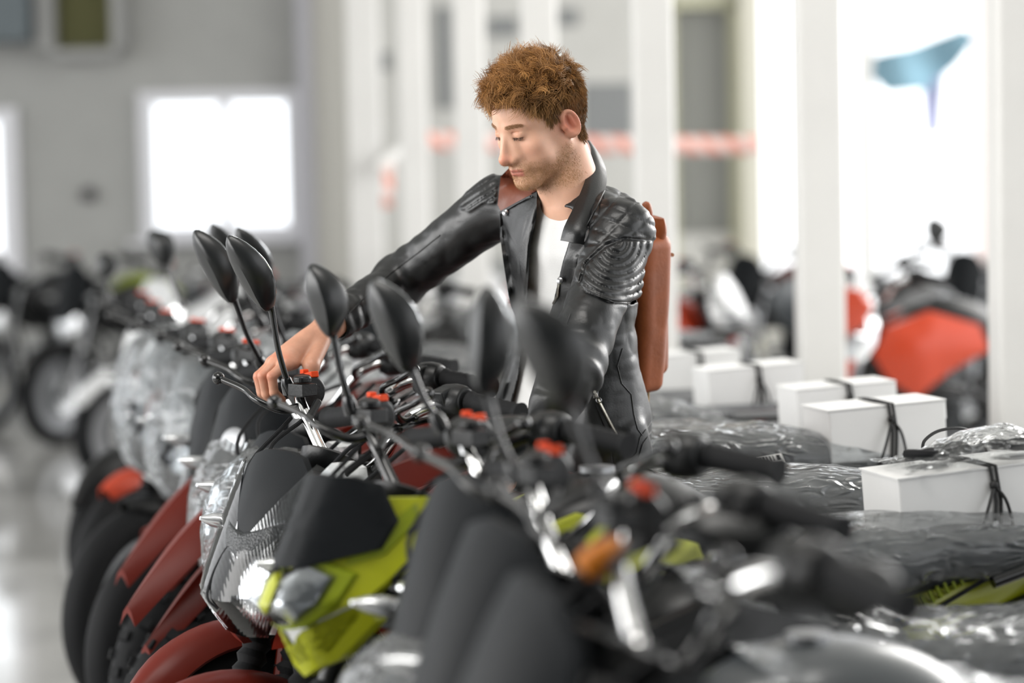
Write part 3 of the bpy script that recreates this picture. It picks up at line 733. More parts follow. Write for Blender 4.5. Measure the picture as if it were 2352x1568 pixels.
    seat_s = [sec(-.50, 0, .835 + zs, .08, .035, 3), sec(-.58, 0, .84 + zs, .11, .045, 3), sec(-.72, 0, .83 + zs, .135, .045, 3), sec(-.86, 0, .845 + zs, .135, .05, 3), sec(-.95, 0, .855 + zs, .125, .05, 3), sec(-1.08, 0, .850 + zs, .115, .045, 3), sec(-1.2, 0, .845 + zs, .09, .033, 3), sec(-1.26, 0, .84 + zs, .05, .02, 3)]
    nb(MB().loft(resample(seat_s, 4)), 'seat', mk_seat)
    zt = min(0, zs); tb = resample([sec(-.60, 0, .70 + zt, .10, .08, 2.6), sec(-.80, 0, .73 + zt, .135, .09, 2.6), sec(-1.0, 0, .77 + zt, .125, .08, 2.6), sec(-1.18, 0, .82 + zt, .09, .05, 2.6), sec(-1.34, 0, .865 + zt, .05, .02, 2.6)], 4)
    tsx = .10 if kind == 'lime' else 0; tc = nb(MB().loft(tb).xf(Matrix.Translation((tsx, 0, 0))), 'tail_cowl', st.get('tail', body))
    if kind == 'lime':
        for s in (1, -1):
            MB().lathe((-.76, s * .139, .765), (0, s, 0), [(.0, 0), (.03, 0), (.03, .004), (.0, .005)], 24).build('badge_ring', mk_engine, tc)
            MB().lathe((-.76, s * .142, .765), (0, s, 0), [(.0, 0), (.022, 0), (.024, .004), (.011, .006), (.0, .006)], 24).build('badge', mk_blue, tc)
            MB().tube([(-.62, s * .131, .70), (-.78, s * .139, .735), (-.95, s * .122, .80), (-1.08, s * .092, .845)], .004, 6, 5).build('trim_line', mk_rubber, tc)
            b_ = MB()
            for k in range(6): b_.box((-.83 - k * .015, s * (.1345 - k * .0030), .775 + k * .006), (.005, .006, .022), Matrix.Rotation(R(25), 3, 'Y'))
            b_.build('vent_slats', mk_lime2, tc, smooth=False)
    tl = nb(MB().loft([sec(-1.33, 0, .85, .045, .02, 3), sec(-1.37, 0, .852, .04, .018, 3), sec(-1.38, 0, .852, .02, .008, 3)]), 'tail_light', mk_tail)
    rk = MB()
    for s in (1, -1): rk.tube([(-.95, s * .15, .80), (-1.1, s * .155, .84), (-1.3, s * .14, .875), (-1.42, s * .09, .885)], .011, 10, 5)
    rk.tube([(-1.42, .09, .885), (-1.45, 0, .885), (-1.42, -.09, .885)], .011, 10, 4)
    nb(rk, 'grab_rail', mk_gloss)
    if st.get('rack'):
        r_ = MB(); out_ = [(-1.16, .11), (-1.42, .13), (-1.5, .09), (-1.5, -.09), (-1.42, -.13), (-1.16, -.11)]
        for a, b_ in zip(out_, out_[1:] + out_[:1]): r_.tube([(a[0], a[1], .885), (b_[0], b_[1], .885)], .010, 8)
        for y in (-.05, .05): r_.box((-1.32, y, .885), (.34, .022, .008))
        nb(r_, 'luggage_rack', mk_alu)
        pl = MB(); V = closed_pts([(-1.05, .70), (-1.12, .80), (-1.45, .86), (-1.62, .84), (-1.6, .80), (-1.35, .75), (-1.2, .66)], 24)
        for s in (1,):
            pl.loft([[(p.x, .125, p.y) for p in V], [(p.x, .137, p.y) for p in V]])
        pb = pl.build('rack_bracket', mk_engine, root, bevel=.003, smooth=False)
        for (x, z) in ((-1.13, .74), (-1.2, .78)): MB().lathe((x, .137, z), (0, 1, 0), [(.0, 0), (.012, 0), (.012, .004), (.006, .006), (.0, .006)], 12).build('bracket_bolt', mk_chrome, pb)
        r2 = MB(); V = closed_pts([(-1.2, .70), (-1.32, .79), (-1.75, .80), (-1.75, .74), (-1.4, .70)], 24)
        r2.loft([[(p.x, .115, p.y) for p in V], [(p.x, .12, p.y) for p in V]]); r2.build('plate_bracket', mk_alu, root, smooth=False)
    fr = MB()
    for s in (1, -1):
        fr.tube([(.03, s * .03, .80), (-.10, s * .10, .66), (-.42, s * .12, .62), (-.60, s * .11, .50), (-.62, s * .1, .32)], .018, 10, 5)
        fr.tube([(.04, s * .02, .76), (-.02, s * .08, .50), (-.08, s * .1, .22), (-.55, s * .1, .2), (-.62, s * .1, .32)], .015, 10, 5)
        fr.tube([(-.45, s * .1, .66), (-.9, s * .11, .72), (-1.3, s * .08, .83)], .013, 8, 4)
        fr.tube([(-.62, s * .1, .30), (-.98, s * .1, .30)], .02, 8)
        fr.tube([(-.94, s * .12, .36), (-.80, s * .12, .68)], .02, 10)
    nb(fr, 'frame', mk_gloss)
    en = MB(); en.box((-.34, 0, .34), (.36, .24, .22)); en.lathe((-.42, -.15, .34), (0, 1, 0), [(.0, 0), (.085, 0), (.095, .02), (.095, .28), (.085, .3), (.0, .3)], 26)
    for k in range(7): en.box((-.22 - .012 * k, 0, .47 + .022 * k), (.15, .17, .010), Matrix.Rotation(R(-18), 3, 'Y'))
    en.box((-.26, 0, .54), (.10, .12, .17), Matrix.Rotation(R(-18), 3, 'Y'))
    nb(en, 'engine', mk_engine, bevel=.006)
    nb(MB().tube([(-.17, -.03, .52), (-.02, -.05, .42), (-.06, -.09, .22), (-.4, -.13, .2), (-.7, -.16, .27), (-1.25, -.17, .46)], [.02, .02, .022, .024, .045, .05], 14, 6), 'exhaust', mk_chrome)
    nb(MB().tube([(-.4, .14, .22), (-.3, .26, .01)], .012, 8), 'side_stand', mk_gloss)
    for s in (1, -1): nb(MB().tube([(-.55, s * .12, .30), (-.55, s * .24, .30)], [.012, .016], 10), 'foot_peg', mk_rubber)
    # wrapping film
    if st.get('seatwrap', 1) and detail > 0:
        ws = [sec(-.20, 0, .88 + tz, .15, .11, 2.6, 60), sec(-.42, 0, .87 + min(zs, tz), .155, .12, 2.6, 60), sec(-.60, 0, .83 + zs, .15, .10, 3, 60), sec(-.80, 0, .83 + zs, .165, .085, 3, 60), sec(-.97, 0, .835 + zs, .155, .078, 3, 60), sec(-1.12, 0, .825 + zs, .14, .062, 3, 60), sec(-1.25, 0, .82 + zs, .11, .045, 3, 60), sec(-1.34, 0, .82 + zs, .06, .02, 3, 60)]
        if not st.get('tankwrap', 1): ws = ws[2:]
        if kind == 'lime': ws = [[(x, y * .9, .875 + (z - .86) * .68) for x, y, z in s] for s in ws]
        wrap_loft(resample(ws, 9), .011, 8.0, seed * 3, 'seat_wrap', fl_seat, root)
    if st.get('frontwrap'):
        r0 = st['frontwrap']; ws = [sec(.10, 0, .82, .13 * r0, .17, 2.4, 34), sec(.18, 0, .80, .135 * r0, .18, 2.4, 34), sec(.24, 0, .78, .11 * r0, .15, 2.4, 34), sec(.28, 0, .77, .06, .09, 2.4, 34), sec(.295, 0, .77, .02, .03, 2.4, 34)]
        o = wrap_loft([np.array([tuple(T @ (Vector(tuple(p)) + Vector((st.get('wx', 0), 0, st.get('wz', 0))))) for p in s]) for s in resample(ws, 6)], .018, 9, seed * 5 + 1, 'front_wrap', fl_front, root)
    if st.get('amber'):
        a_, b_ = [inv @ q_ for q_ in st['amber']]; d_ = b_ - a_
        am = MB().tube([a_ - d_ * .02, a_, a_.lerp(b_, .3), a_.lerp(b_, .8), b_], [.006, .014, .02, .019, .008], 14)
        am.build('amber_signal_lens', mk_amber, root)
        MB().tube([a_, a_ + Vector((-.05, .0, -.06)), a_ + Vector((-.08, .02, -.12))], .008, 8, 4).build('turn_signal_stalk', mk_black, root)
    for (Bp, Np, Tp, wd, *fc) in mir: mirror(root, inv, Bp, Np, Tp, wd, face=fc[0] if fc else (-.55, -.8, .25))
    return root
# ------------------------------------------------------------------ the packed row, nearest first
S = lambda kind, body, **k: dict(kind=kind, body=body, **k)
ROW = 'motorcycles parked in the packed row'
bike('nearest black motorcycle, its blurred mirror tips standing before the jacket', .142, 2.55, 18, 20, S('tall', mk_black, tank=mk_black, frontwrap=.85, wz=-.16, wx=.06, amber=(P(1335, 1305, 2.7), P(1440, 1255, 2.72)), tank_z=-.12, seat_z=-.12), ROW, seed=5, mir=[
    (P(1385, 1140, 2.76), P(1312, 930, 2.74), P(1190, 685, 2.70), .085), (P(1700, 1330, 2.50), P(1835, 1322, 2.5), P(2065, 1338, 2.46), .070)])
bike('black motorcycle with tall dark screen between the nearest one and the wrapped one', .09, 3.0, 18, 32, S('tall', mk_black, tank=mk_greyp, shroud=mk_black, tank_z=-.12, seat_z=-.14), ROW, seed=4, mir=[
    (P(1185, 1095, 3.2), P(1118, 905, 3.2), P(1118, 655, 3.18), .062), (P(1470, 1245, 2.9), P(1590, 1200, 2.88), P(1822, 1215, 2.85), .062)])
bike('motorcycle with dark screen and crinkled clear wrap hanging off its front', .03, 3.5, 18, 45, S('tall', mk_black, frontwrap=1.0, wz=-.14, wx=.08, tank=mk_black, tank_z=-.09, seat_z=-.12), ROW, seed=3, mir=[
    (P(1010, 975, 3.7), P(945, 850, 3.7), P(858, 640, 3.66), .078)])
RED = (-.312, 4.44, 42)
lime = bike('lime yellow dual-sport motorcycle with black flyscreen', -.15, 3.88, 18, 42, S('lime', mk_lime, hz=.92, hdz=.045, hx=.05, hw=1.08, tank=mk_black, shroud=mk_lime, fender=mk_lime, rack=1, seat_z=-.02, tankwrap=0, chromebar=0), ROW, seed=2, mir=[
    (P(805, 935, 4.05), P(765, 770, 4.03), P(716, 606, 4.0), .068, (-.3, -.9, .1)), (P(1040, 1000, 3.75), P(1085, 998, 3.95), P(1232, 982, 3.98), .075, (-.2, -.9, .3))])
bike('red street motorcycle with clear pointed headlight, its grip held by the man', RED[0], RED[1], 17, RED[2], S('crystal', mk_red, tank=mk_red, seat_z=.0, tank_z=-.05, tankwrap=0, hx=.06, hw=1.42, hdz=.01, f0=40), ROW, seed=1, mir=[
    (P(662, 890, 4.62), P(622, 705, 4.58), P(525, 541, 4.5), .072), (P(900, 990, 4.3), P(990, 962, 4.38), P(1118, 958, 4.4), .068, (-.2, -.9, .3))])
bike('red motorcycle with black cowl and cloudy wrapped headlight behind the sharp one', -.385, 4.98, 16, 48, S('crystal', mk_red, frontwrap=1.0, wz=-.02, seat_z=.03, hdz=-.01), ROW, seed=11, mir=[
    (P(600, 835, 5.1), P(538, 690, 4.95), P(448, 528, 4.9), .072), (P(900, 930, 4.9), P(980, 885, 5.0), P(1092, 898, 5.0), .07, (-.2, -.9, .3))])
bike('red dirt motorcycle with high fender and knobbly front tyre', -.49, 5.48, 14, 54, S('dirt', mk_red, fender=mk_red, rack=1, badge=1, frontwrap=.95, wz=-.03), ROW, seed=12, mir=[
    (P(660, 800, 5.6), P(612, 640, 5.5), P(548, 522, 5.4), .075)])
bike('second red high-fender motorcycle, behind the knobbly tyred one', -.60, 6.0, 12, 56, S('dirt', mk_red, fender=mk_red, rack=1), ROW, seed=13, mir=[
    (P(600, 740, 6.2), P(540, 600, 6.1), P(488, 512, 6.0), .075)])
bike('white faired motorcycle carrying the fourth white box', -.74, 6.5, 12, 56, S('scooter', mk_whitep, cowl=mk_greyp, rack=1, fender=mk_red, f0=75, frontwrap=1.1, wz=.05), ROW, seed=14)
bike('white and grey motorcycle with an orange-red flank stripe', -.90, 7.05, 12, 56, S('scooter', mk_whitep, cowl=mk_greyp, shroud=mk_orange, tank=mk_whitep, rack=1, fender=mk_black, f0=80, frontwrap=1.15, wz=.08), ROW, seed=15, mir=[
    (P(420, 700, 7.1), P(385, 610, 7.1), P(345, 530, 7.1), .09)])
bike('grey faired motorcycle with an orange front tip, near the row end', -1.03, 7.75, 12, 60, S('scooter', mk_greyp, cowl=mk_whitep, tank=mk_whitep, shroud=mk_whitep, fender=mk_orange, f0=60, frontwrap=1.0, wz=.05), ROW, seed=16, detail=1)
bike('last pale motorcycle at the far end of the packed row', -1.17, 8.45, 12, 60, S('scooter', mk_whitep, cowl=mk_whitep, fender=mk_black), ROW, seed=17, detail=1, mir=[
    (P(250, 680, 8.4), P(245, 640, 8.4), P(235, 580, 8.4), .09)])

# ------------------------------------------------------------------ parcels tied on the racks
m_card = mat('white_cardboard', 'E9E9E8', .7, bscale=60, bump=.08, var=.03)
m_cord = mat('black_cord', '161616', .6)
def parcel(c, rz, sz, label, tilt=0, bag=False, knot=True):
    o = empty('parcel_box', c, rz); o.rotation_euler = (0, tilt, rz); tag(o, label, 'box', 'white boxes tied on the bike racks'); L, W, H = sz
    bx = MB().box((0, 0, H / 2), (L, W, H)); bx.build('carton', m_card, o, smooth=False, bevel=.004)
    MB().box((0, 0, H + .0015), (L + .004, W + .003, .003)).build('lid_flap', m_card, o, smooth=False)
    MB().box((L * .5 + .001, 0, H - .02), (.003, W * .96, .04)).build('tuck_flap', m_card, o, smooth=False)
    b = MB()
    for k in (-.004, .006): 
        x = k + L * .02; e = .004
        b.tube([(x, -W / 2 - e, -.01), (x + .006, -W / 2 - e, H * .5), (x, -W / 2 - e, H + e), (x - .005, 0, H + e * 1.6), (x, W / 2 + e, H + e), (x, W / 2 + e, -.01), (x, 0, -e), (x, -W / 2 - e, -.01)], .0032, 6)
    b.tube([(L * .02, -W / 2 - .006, H * .75), (L * .02 + .02, -W / 2 - .012, H * .45), (L * .02 + .03, -W / 2 - .006, -.02), (L * .02 + .01, -W / 2 - .006, -.1)], .003, 6, 5)
    b.ball((L * .02, -W / 2 - .006, H * .75), .0085, 10, 6); b.tube([(L * .02, -W / 2 - .008, H * .75), (L * -.06, -W / 2 - .02, H * .3), (L * -.14, -W / 2 - .01, -.03)], .003, 6, 5)
    b.build('tie_cord', m_cord, o); return o
b1 = P(2232, 1212, 4.28); parcel((b1.x, b1.y, b1.z), R(14), (.335, .17, .115), 'sharp white box under the clear bag, nearest of the tied boxes', R(-4))
b2 = P(2012, 1045, 5.3); parcel((b2.x, b2.y, b2.z), R(14), (.27, .16, .115), 'white box with drooping cord, second of the tied boxes', R(-3))
b3 = P(1925, 985, 5.85); parcel((b3.x, b3.y, b3.z), R(12), (.25, .15, .11), 'white box partly hidden behind the box with drooping cord', R(-3))
b4 = P(1722, 945, 6.5); parcel((b4.x, b4.y, b4.z), R(12), (.265, .15, .125), 'blurred white box in front of the white post base', R(-3))
b5 = P(1590, 905, 7.15); parcel((b5.x, b5.y, b5.z), R(12), (.26, .15, .125), 'farthest blurred white box beside the backpack', R(-2))
# the clear bag of rubber parts on the nearest box
bc = Vector((b1.x, b1.y, b1.z + .12)); bag = empty('plastic_bag', bc, R(14)); bag.rotation_euler = (0, R(-4), R(14)); tag(bag, 'clear plastic bag of black rubber parts on the nearest white box', 'bag')
nx, ny = 44, 26; V = []; F = []
for i in range(nx):
    for j in range(ny):
        u = i / (nx - 1) * 2 - 1; v = j / (ny - 1) * 2 - 1; x = u * .165; y = v * .10 * (1 - .08 * math.cos(u * 5))
        h = .045 * (1 - abs(u) ** 3) * (1 - abs(v) ** 2.5) * (.75 + .35 * math.sin(u * 3.2 + .8)); V.append((x + .01, y, h + .006))
A = np.array(V); r_ = ridged(A, 22, 4) * .008 + vnoise(A, 60, 5) * .002; A[:, 2] += r_
V = [tuple(p) for p in A]
for i in range(nx - 1):
    for j in range(ny - 1): F.append((i * ny + j, (i + 1) * ny + j, (i + 1) * ny + j + 1, i * ny + j + 1))
MB().add(V, F).build('film', film('bag_film', (.94, .95, .95), .25, .16, 26, 1.0, .1), bag, smooth='all')
for (x, y, s) in ((-.085, .0, 1), (-.02, .03, .8), (.075, -.01, 1.05)):
    MB().torus((x, y, .020), (.15, .1, 1), .032 * s, .009, 26, 8).build('rubber_ring', mk_rubber, bag)
    MB().ball((x + .01, y, .020), (.028 * s, .018, .012), 14, 8).build('rubber_plug', mk_rubber, bag)
lab = MB().box((0, 0, 0), (.055, .0012, .026)).build('paper_label', mat('label_paper', 'D8D8D6', .6), smooth=False); lab.location = P(1770, 1058, 4.98); lab.rotation_euler = (R(-42), R(-8), R(12))
tag(lab, 'small printed paper label lying on the wrapped seat behind the man', 'label')
lb = MB()
for k, (x, wdt) in enumerate(((-.02, .003), (-.014, .005), (-.007, .003), (0, .003), (.007, .002), (.018, .008))): lb.box((x, -.0009, .003), (wdt, .0006, .014))
o = lb.build('barcode', mk_rubber, lab, smooth=False)
wire = MB().tube([P(2118, 1035, 4.7), P(2125, 1010, 4.7), P(2160, 988, 4.72), P(2215, 985, 4.75), P(2258, 1015, 4.8), P(2275, 1080, 4.85)], .0032, 8, 8).build('loose_wire', m_cord); tag(wire, 'thin black wire loop arching behind the nearest white box', 'wire')

# ------------------------------------------------------------------ bikes of the other rows, far out of focus
FAR = 'motorcycles of the far rows'
bike('orange-red faired sport motorcycle beyond the right posts', P(1985, 500, 9.6).x, 9.6, 8, 30, S('scooter', mk_orange, cowl=mk_orange, tank=mk_black, shroud=mk_orange, tail=mk_orange, fender=mk_orange, seatwrap=0), FAR, seed=31, detail=1, mir=[
    (P(2010, 640, 9.6), P(2150, 560, 9.6), P(2140, 500, 9.6), .09)])
def far(px, d, th, st, label, seed): 
    return bike(label, P(px, 500, d).x, d, th, th + 25, st, FAR, seed=seed, detail=1, mir=[])
far(1960, 11.2, 25, S('scooter', mk_greyp, cowl=mk_whitep, tank=mk_black, shroud=mk_black, seatwrap=0), 'black and grey motorcycle behind the orange-red sport one', 32)
far(1600, 11.2, 150, S('scooter', mk_whitep, cowl=mk_whitep, tank=mk_whitep, shroud=mk_orange), 'pale motorcycle blurred right of the backpack', 33)
far(1735, 13.8, 30, S('tall', mk_greyp, tank=mk_red, seatwrap=0), 'grey motorcycle with a red tank left of the wide white post', 34)
far(2230, 13.5, 35, S('tall', mk_black, tank=mk_greyp, seatwrap=0), 'dark motorcycle in the glare by the right edge', 35)
far(1120, 12.6, 30, S('scooter', mk_whitep, cowl=mk_whitep, tank=mk_orange, shroud=mk_orange), 'white and orange motorcycle seen under the raised arm', 36)
far(905, 9.4, 12, S('tall', mk_black, tank=mk_black), 'dark motorcycle blurred below the man\'s sleeve', 37)
far(30, 15.4, 35, S('tall', mk_black, tank=mk_black, shroud=mk_black, seatwrap=0), 'dark motorcycle at the far left wall', 38)
far(205, 14.6, 30, S('tall', mk_black, tank=mk_lime2, fender=mk_black, seatwrap=0), 'black motorcycle with an olive tank beyond the row', 39)
far(640, 10.2, 12, S('scooter', mk_whitep, cowl=mk_greyp), 'pale wrapped motorcycle in front of the wall corner', 40)
far(400, 12.2, 12, S('scooter', mk_whitep, cowl=mk_whitep, seatwrap=0), 'white motorcycle below the double window', 41)
# ------------------------------------------------------------------ the man
FW, RT, UP_, CM = A3(fw), A3(rt), A3(up), A3(CAM)
def proj(Q):
    D = Q - CM; z = D @ FW; return 1176 + (D @ RT) / z * FPX, 784 - (D @ UP_) / z * FPX, z
def sdpoly(x, y, poly):
    n = len(poly); d = np.full(x.shape, 1e9); s = np.zeros(x.shape, bool)
    for i in range(n):
        ax_, ay = poly[i]; bx, by = poly[(i + 1) % n]; ex, ey = bx - ax_, by - ay; wx_, wy = x - ax_, y - ay
        t = np.clip((wx_ * ex + wy * ey) / (ex * ex + ey * ey), 0, 1); d = np.minimum(d, (wx_ - ex * t) ** 2 + (wy - ey * t) ** 2)
        c = ((ay <= y) & (by > y) & (ex * wy > ey * wx_)) | ((ay > y) & (by <= y) & (ex * wy < ey * wx_)); s ^= c
    return np.where(s, -1, 1) * np.sqrt(d)
def unit(v): v = np.array(v, float); return v / np.linalg.norm(v)
a3 = lambda x, y, d: A3(P(x, y, d))

# torso frame
Pp, Pn = a3(1312, 1095, 4.86), a3(1325, 432, 4.72)
TA = Pn - Pp; TL = np.linalg.norm(TA); TA = TA / TL
PHI = R(50); TLt = np.array([math.cos(PHI), -math.sin(PHI), 0.0]); TLt = unit(TLt - TA * (TLt @ TA)); TF = np.cross(TLt, TA); TF = TF if TF @ np.array([-1, -1, 0]) > 0 else -TF
TT = np.array([-.2, 0, .12, .25, .40, .55, .68, .80, .90, .97, 1.03]); TAa = np.array([.178, .180, .182, .178, .158, .145, .152, .168, .172, .155, .10]); TBb = np.array([.125, .128, .130, .125, .105, .096, .104, .108, .10, .085, .06])
def torso(Q, off=0.0, t0=0.0, t1=1.02):
    D = Q - Pp; t = (D @ TA) / TL; u = D @ TLt; v = D @ TF
    a = np.interp(t, TT, TAa) + off; b = np.interp(t, TT, TBb) + off
    r = np.sqrt((u / a) ** 2 + (v / b) ** 2); d = (r - 1) * np.minimum(a, b)
    cap = np.maximum((t0 - t) * TL, (t - t1) * TL - off); return smax(d, cap, .03) if t0 > -.1 else smax(d, cap, .02)
RS, LS = a3(1150, 472, 4.86), a3(1425, 540, 4.56)
RE, RW = a3(925, 638, 5.0), a3(772, 738, 4.84)
LE, LW = a3(1316, 850, 4.38), a3(1172, 1092, 4.44)
NB = a3(1318, 462, 4.70)
# head frame
HS = .955; HPHI, HPIT, HROLL = R(53), R(22), R(-3)
hh = np.array([-math.sin(HPHI), -math.cos(HPHI), 0]); zz_ = np.array([0, 0, 1.0])
Hf = math.cos(HPIT) * hh - math.sin(HPIT) * zz_; Hl = np.array([math.cos(HPHI), -math.sin(HPHI), 0]); Hu = np.cross(Hf, Hl)
Hl, Hu = Hl * math.cos(HROLL) + Hu * math.sin(HROLL), Hu * math.cos(HROLL) - Hl * math.sin(HROLL)
HM = np.stack([Hf, Hl, Hu], 1)           # columns: forward, left, up
HC = a3(1306, 284, 4.6) - HM @ (np.array([-.012, .078, -.004]) * HS)
def toH(Q): return (Q - HC) @ HM / HS
def frH(q): return HC + (np.asarray(q) * HS) @ HM.T
def head(q):
    s = q.copy(); s[:, 1] = np.abs(s[:, 1])          # symmetric half
    f = s_ell(q, (-.014, 0, .030), (.100, .0775, .088))
    f = smin(f, s_ell(q, (.030, 0, .032), (.060, .060, .062)), .02)
    f = smin(f, s_ell(q, (.030, 0, -.030), (.060, .057, .070)), .02)
    f = smin(f, s_ell(q, (.018, 0, -.064), (.058, .044, .036)), .02)
    f = smin(f, s_cap(s, (-.006, .056, -.040), (.062, .021, -.095), .016, .013), .02)
    f = smin(f, s_ball(s, (.0735, .007, -.094), .0185), .018)
    f = smin(f, s_ell(q, (.070, 0, -.062), (.025, .028, .028)), .014)
    f = smin(f, s_ball(s, (.056, .044, -.020), .0195), .018)
    f = smax(f, -s_ball(s, (.1005, .033, .007), .0160), .014)
    f = smin(f, s_cap(s, (.0830, .011, .025), (.066, .046, .027), .0095, .0075), .010)
    f = smin(f, s_ball(s, (.0722, .0315, .0085), .0140), .0035)
    # nose
    n = s_cap(q, (.0845, 0, .020), (.1105, 0, -.031), .0072, .0078); n = smin(n, s_ball(q, (.1105, 0, -.0345), .0098), .006)
    n = smin(n, s_cap(q, (.110, 0, -.040), (.092, 0, -.046), .0065, .008), .005); n = smin(n, s_ball(s, (.098, .0115, -.0400), .0072), .007)
    n = smax(n, -s_ball(s, (.1035, .0072, -.0495), .0040), .003)
    f = smin(f, s_cap(s, (.079, .010, .004), (.084, .014, -.032), .011, .011), .012); f = smin(f, s_ball(s, (.046, .044, -.048), .019), .02)
    n = smin(n, s_cap(q, (.078, 0, .012), (.097, 0, -.034), .009, .0125), .006); f = smin(f, n, .008)
    # lids: crease above, lash line below
    f = smax(f, -s_cap(s, (.0862, .0215, .0150), (.0797, .0430, .0148), .0011, .0009), .0022)
    f = smax(f, -s_cap(s, (.0864, .0200, .0028), (.0787, .0425, .0028), .0012, .0009), .0015)
    # mouth
    f = smin(f, s_cap(s, (.0960, .000, -.0605), (.0835, .0215, -.0655), .0055, .0030), .004)
    f = smin(f, s_cap(s, (.0940, .000, -.0725), (.0830, .0185, -.0695), .0078, .0038), .004)
    f = smax(f, -s_cap(s, (.1010, .000, -.0658), (.0870, .0240, -.0672), .0013, .0009), .0020)
    f = smax(f, -s_ball(q, (.1010, 0, -.0830), .0105), .010)
    # ear
    e = s - np.array([-.012, .0765, -.002]); ca, sa = math.cos(.2), math.sin(.2)
    ex = e[:, 0] * ca - e[:, 2] * sa; ez = e[:, 0] * sa + e[:, 2] * ca; ey = e[:, 1] + ex * .42
    E = np.stack([ex, ey, ez], 1)
    d = s_ell(E, (0, .004, 0), (.0165, .0065, .0300)); d = smin(d, s_ell(E, (.003, .003, -.023), (.0085, .006, .0100)), .006)
    d = smax(d, -s_ell(E, (.001, .0115, .002), (.0100, .0085, .0195)), .003); d = smin(d, s_cap(E, (-.0035, .0065, .0165), (-.0050, .0055, -.006), .0024, .0026), .003)
    for k in range(18):
        t0, t1 = 2.6 + k * -.24, 2.6 + (k + 1) * -.24
        p = lambda t: (.0140 * math.cos(t) * (-1 if 0 else 1), .0085, .0265 * math.sin(t))
        d = smin(d, s_cap(E, (-p(t0)[0], p(t0)[1], p(t0)[2]), (-p(t1)[0], p(t1)[1], p(t1)[2]), .0032, .0030), .003)
    d = smin(d, s_cap(E, (-.004, .0075, .014), (-.0055, .007, -.010), .0026, .0026), .003); d = smin(d, s_ball(E, (.0115, .006, -.004), .0045), .004)
    return smin(f, d, .005)
def skin(Q):
    f = head(toH(Q)) * HS
    n = s_cap(Q, frH((-.030, 0, -.035)), NB, .053, .062)
    n = smin(n, s_ball(Q, frH((.028, .0, -.105)) + (NB - frH((0, 0, -.1))) * .28, .017), .03)
    f = smin(f, n, .016)
    return smin(f, torso(Q, -.030, .6, 1.0), .03)
# hands: frame (along the grip, forward, up)
def hand_sdf(Q, o, ga, gf, gu, side=1, wr=None):
    M = np.stack([ga, gf, gu], 1); q = (Q - o) @ M
    W = np.array([.048, -.058, .082]); f = None
    if wr is not None: W = (wr - o) @ M
    mcp = [(.018, .012, .047), (.040, .018, .050), (.061, .015, .047), (.080, .006, .041)]
    pip = [(.012, .046, .026), (.036, .052, .026), (.060, .048, .024), (.082, .037, .020)]
    dip = [(.014, .041, -.006), (.037, .045, -.010), (.060, .042, -.009), (.081, .032, -.008)]
    tip = [(.016, .022, -.022), (.038, .022, -.027), (.060, .021, -.025), (.080, .016, -.021)]
    rad = [.0098, .0102, .0098, .0086]
    pal = s_cap(q, W, (.044, -.018, .062), .0265, .026)
    for m in mcp: pal = smin(pal, s_cap(q, W * .45 + np.array((.046, -.02, .058)) * .55, m, .0185, .0125), .014)
    pal = smin(pal, s_ell(q, (.048, -.004, .048), (.040, .026, .017)), .012)
    for m, p, d, t, r in zip(mcp, pip, dip, tip, rad):
        g = smin(s_cap(q, m, p, r * 1.12, r), s_cap(q, p, d, r, r * .92), .003); g = smin(g, s_cap(q, d, t, r * .92, r * .8), .003)
        g = smin(g, s_ball(q, m, r * 1.22), .006); f = g if f is None else np.minimum(f, g)
    f = smin(f, pal, .006)
    th = smin(s_cap(q, W * .75 + np.array((.006, -.030, .045)) * .25, (.000, -.036, .042), .019, .016), s_cap(q, (.000, -.036, .042), (-.006, -.034, .008), .0145, .0115), .008)
    th = smin(th, s_cap(q, (-.006, -.034, .008), (.002, -.020, -.018), .0112, .0095), .004)
    # tendons fanning over the back of the hand, and knuckle creases
    for m in mcp: f = smin(f, s_cap(q, W * .62 + np.array((.044, -.020, .064)) * .38, np.array(m) + np.array((0, -.006, .0105)), .0022, .0026), .006)
    return smin(f, th, .009), q
hd_ = R(RED[2]); sf = np.array([-math.cos(hd_), -math.sin(hd_), 0]); sl = np.array([math.sin(hd_), -math.cos(hd_), 0])
GO = np.array([RED[0], RED[1], 0]) + sf * -.087 - sl * .262 + np.array([0, 0, BARZ]); GA = unit(-sl + sf * -.1); GFd = unit(sf - GA * (sf @ GA)); GU = np.cross(GA, GFd); GU = GU if GU[2] > 0 else -GU
RWs = a3(757, 748, 4.82)
def rhand(Q):
    h, _ = hand_sdf(Q, GO, GA, GFd, GU, wr=RWs); return smin(h, s_cap(Q, RWs, RE * .55 + RW * .45, .0265, .036), .015)
LH = a3(1128, 1132, 4.40); la = unit([-.35, .94, 0]); lf = np.array([-.94, -.35, 0]); lu = np.array([0, 0, 1.0])
LO = LH + np.array([0, 0, -.035])
def lhand(Q):
    M = -la; h, _ = hand_sdf(Q, LO - M * .04, M, lf, lu, wr=LW); return smin(h, s_cap(Q, LW, LE * .6 + LW * .4, .027, .036), .015)
def bb(pts, m): A = np.array(pts); return A.min(0) - m, A.max(0) + m
hv = []
lo, hi = bb([frH((.13, 0, .12)), frH((-.12, .09, .12)), frH((-.12, -.09, .12)), frH((.13, 0, -.13)), frH((.1, .09, 0)), frH((.1, -.09, 0)), NB], .03); lo[2] = min(lo[2], NB[2] - .16)
V1, F1 = snet(skin, lo, hi, .0018); V1 = relax(V1, F1, 1, .4)
V2, F2 = snet(rhand, *bb([GO + GA * .1 + GFd * .07, GO - GA * .03 - GFd * .05, GO - GU * .05, RWs, RE * .3 + RW * .7], .05), .0017)
V3, F3 = snet(lhand, *bb([LO + la * .1 + lf * .08, LO - la * .1 - lf * .05, LO - lu * .05, LW, LE * .3 + LW * .7], .05), .0024)
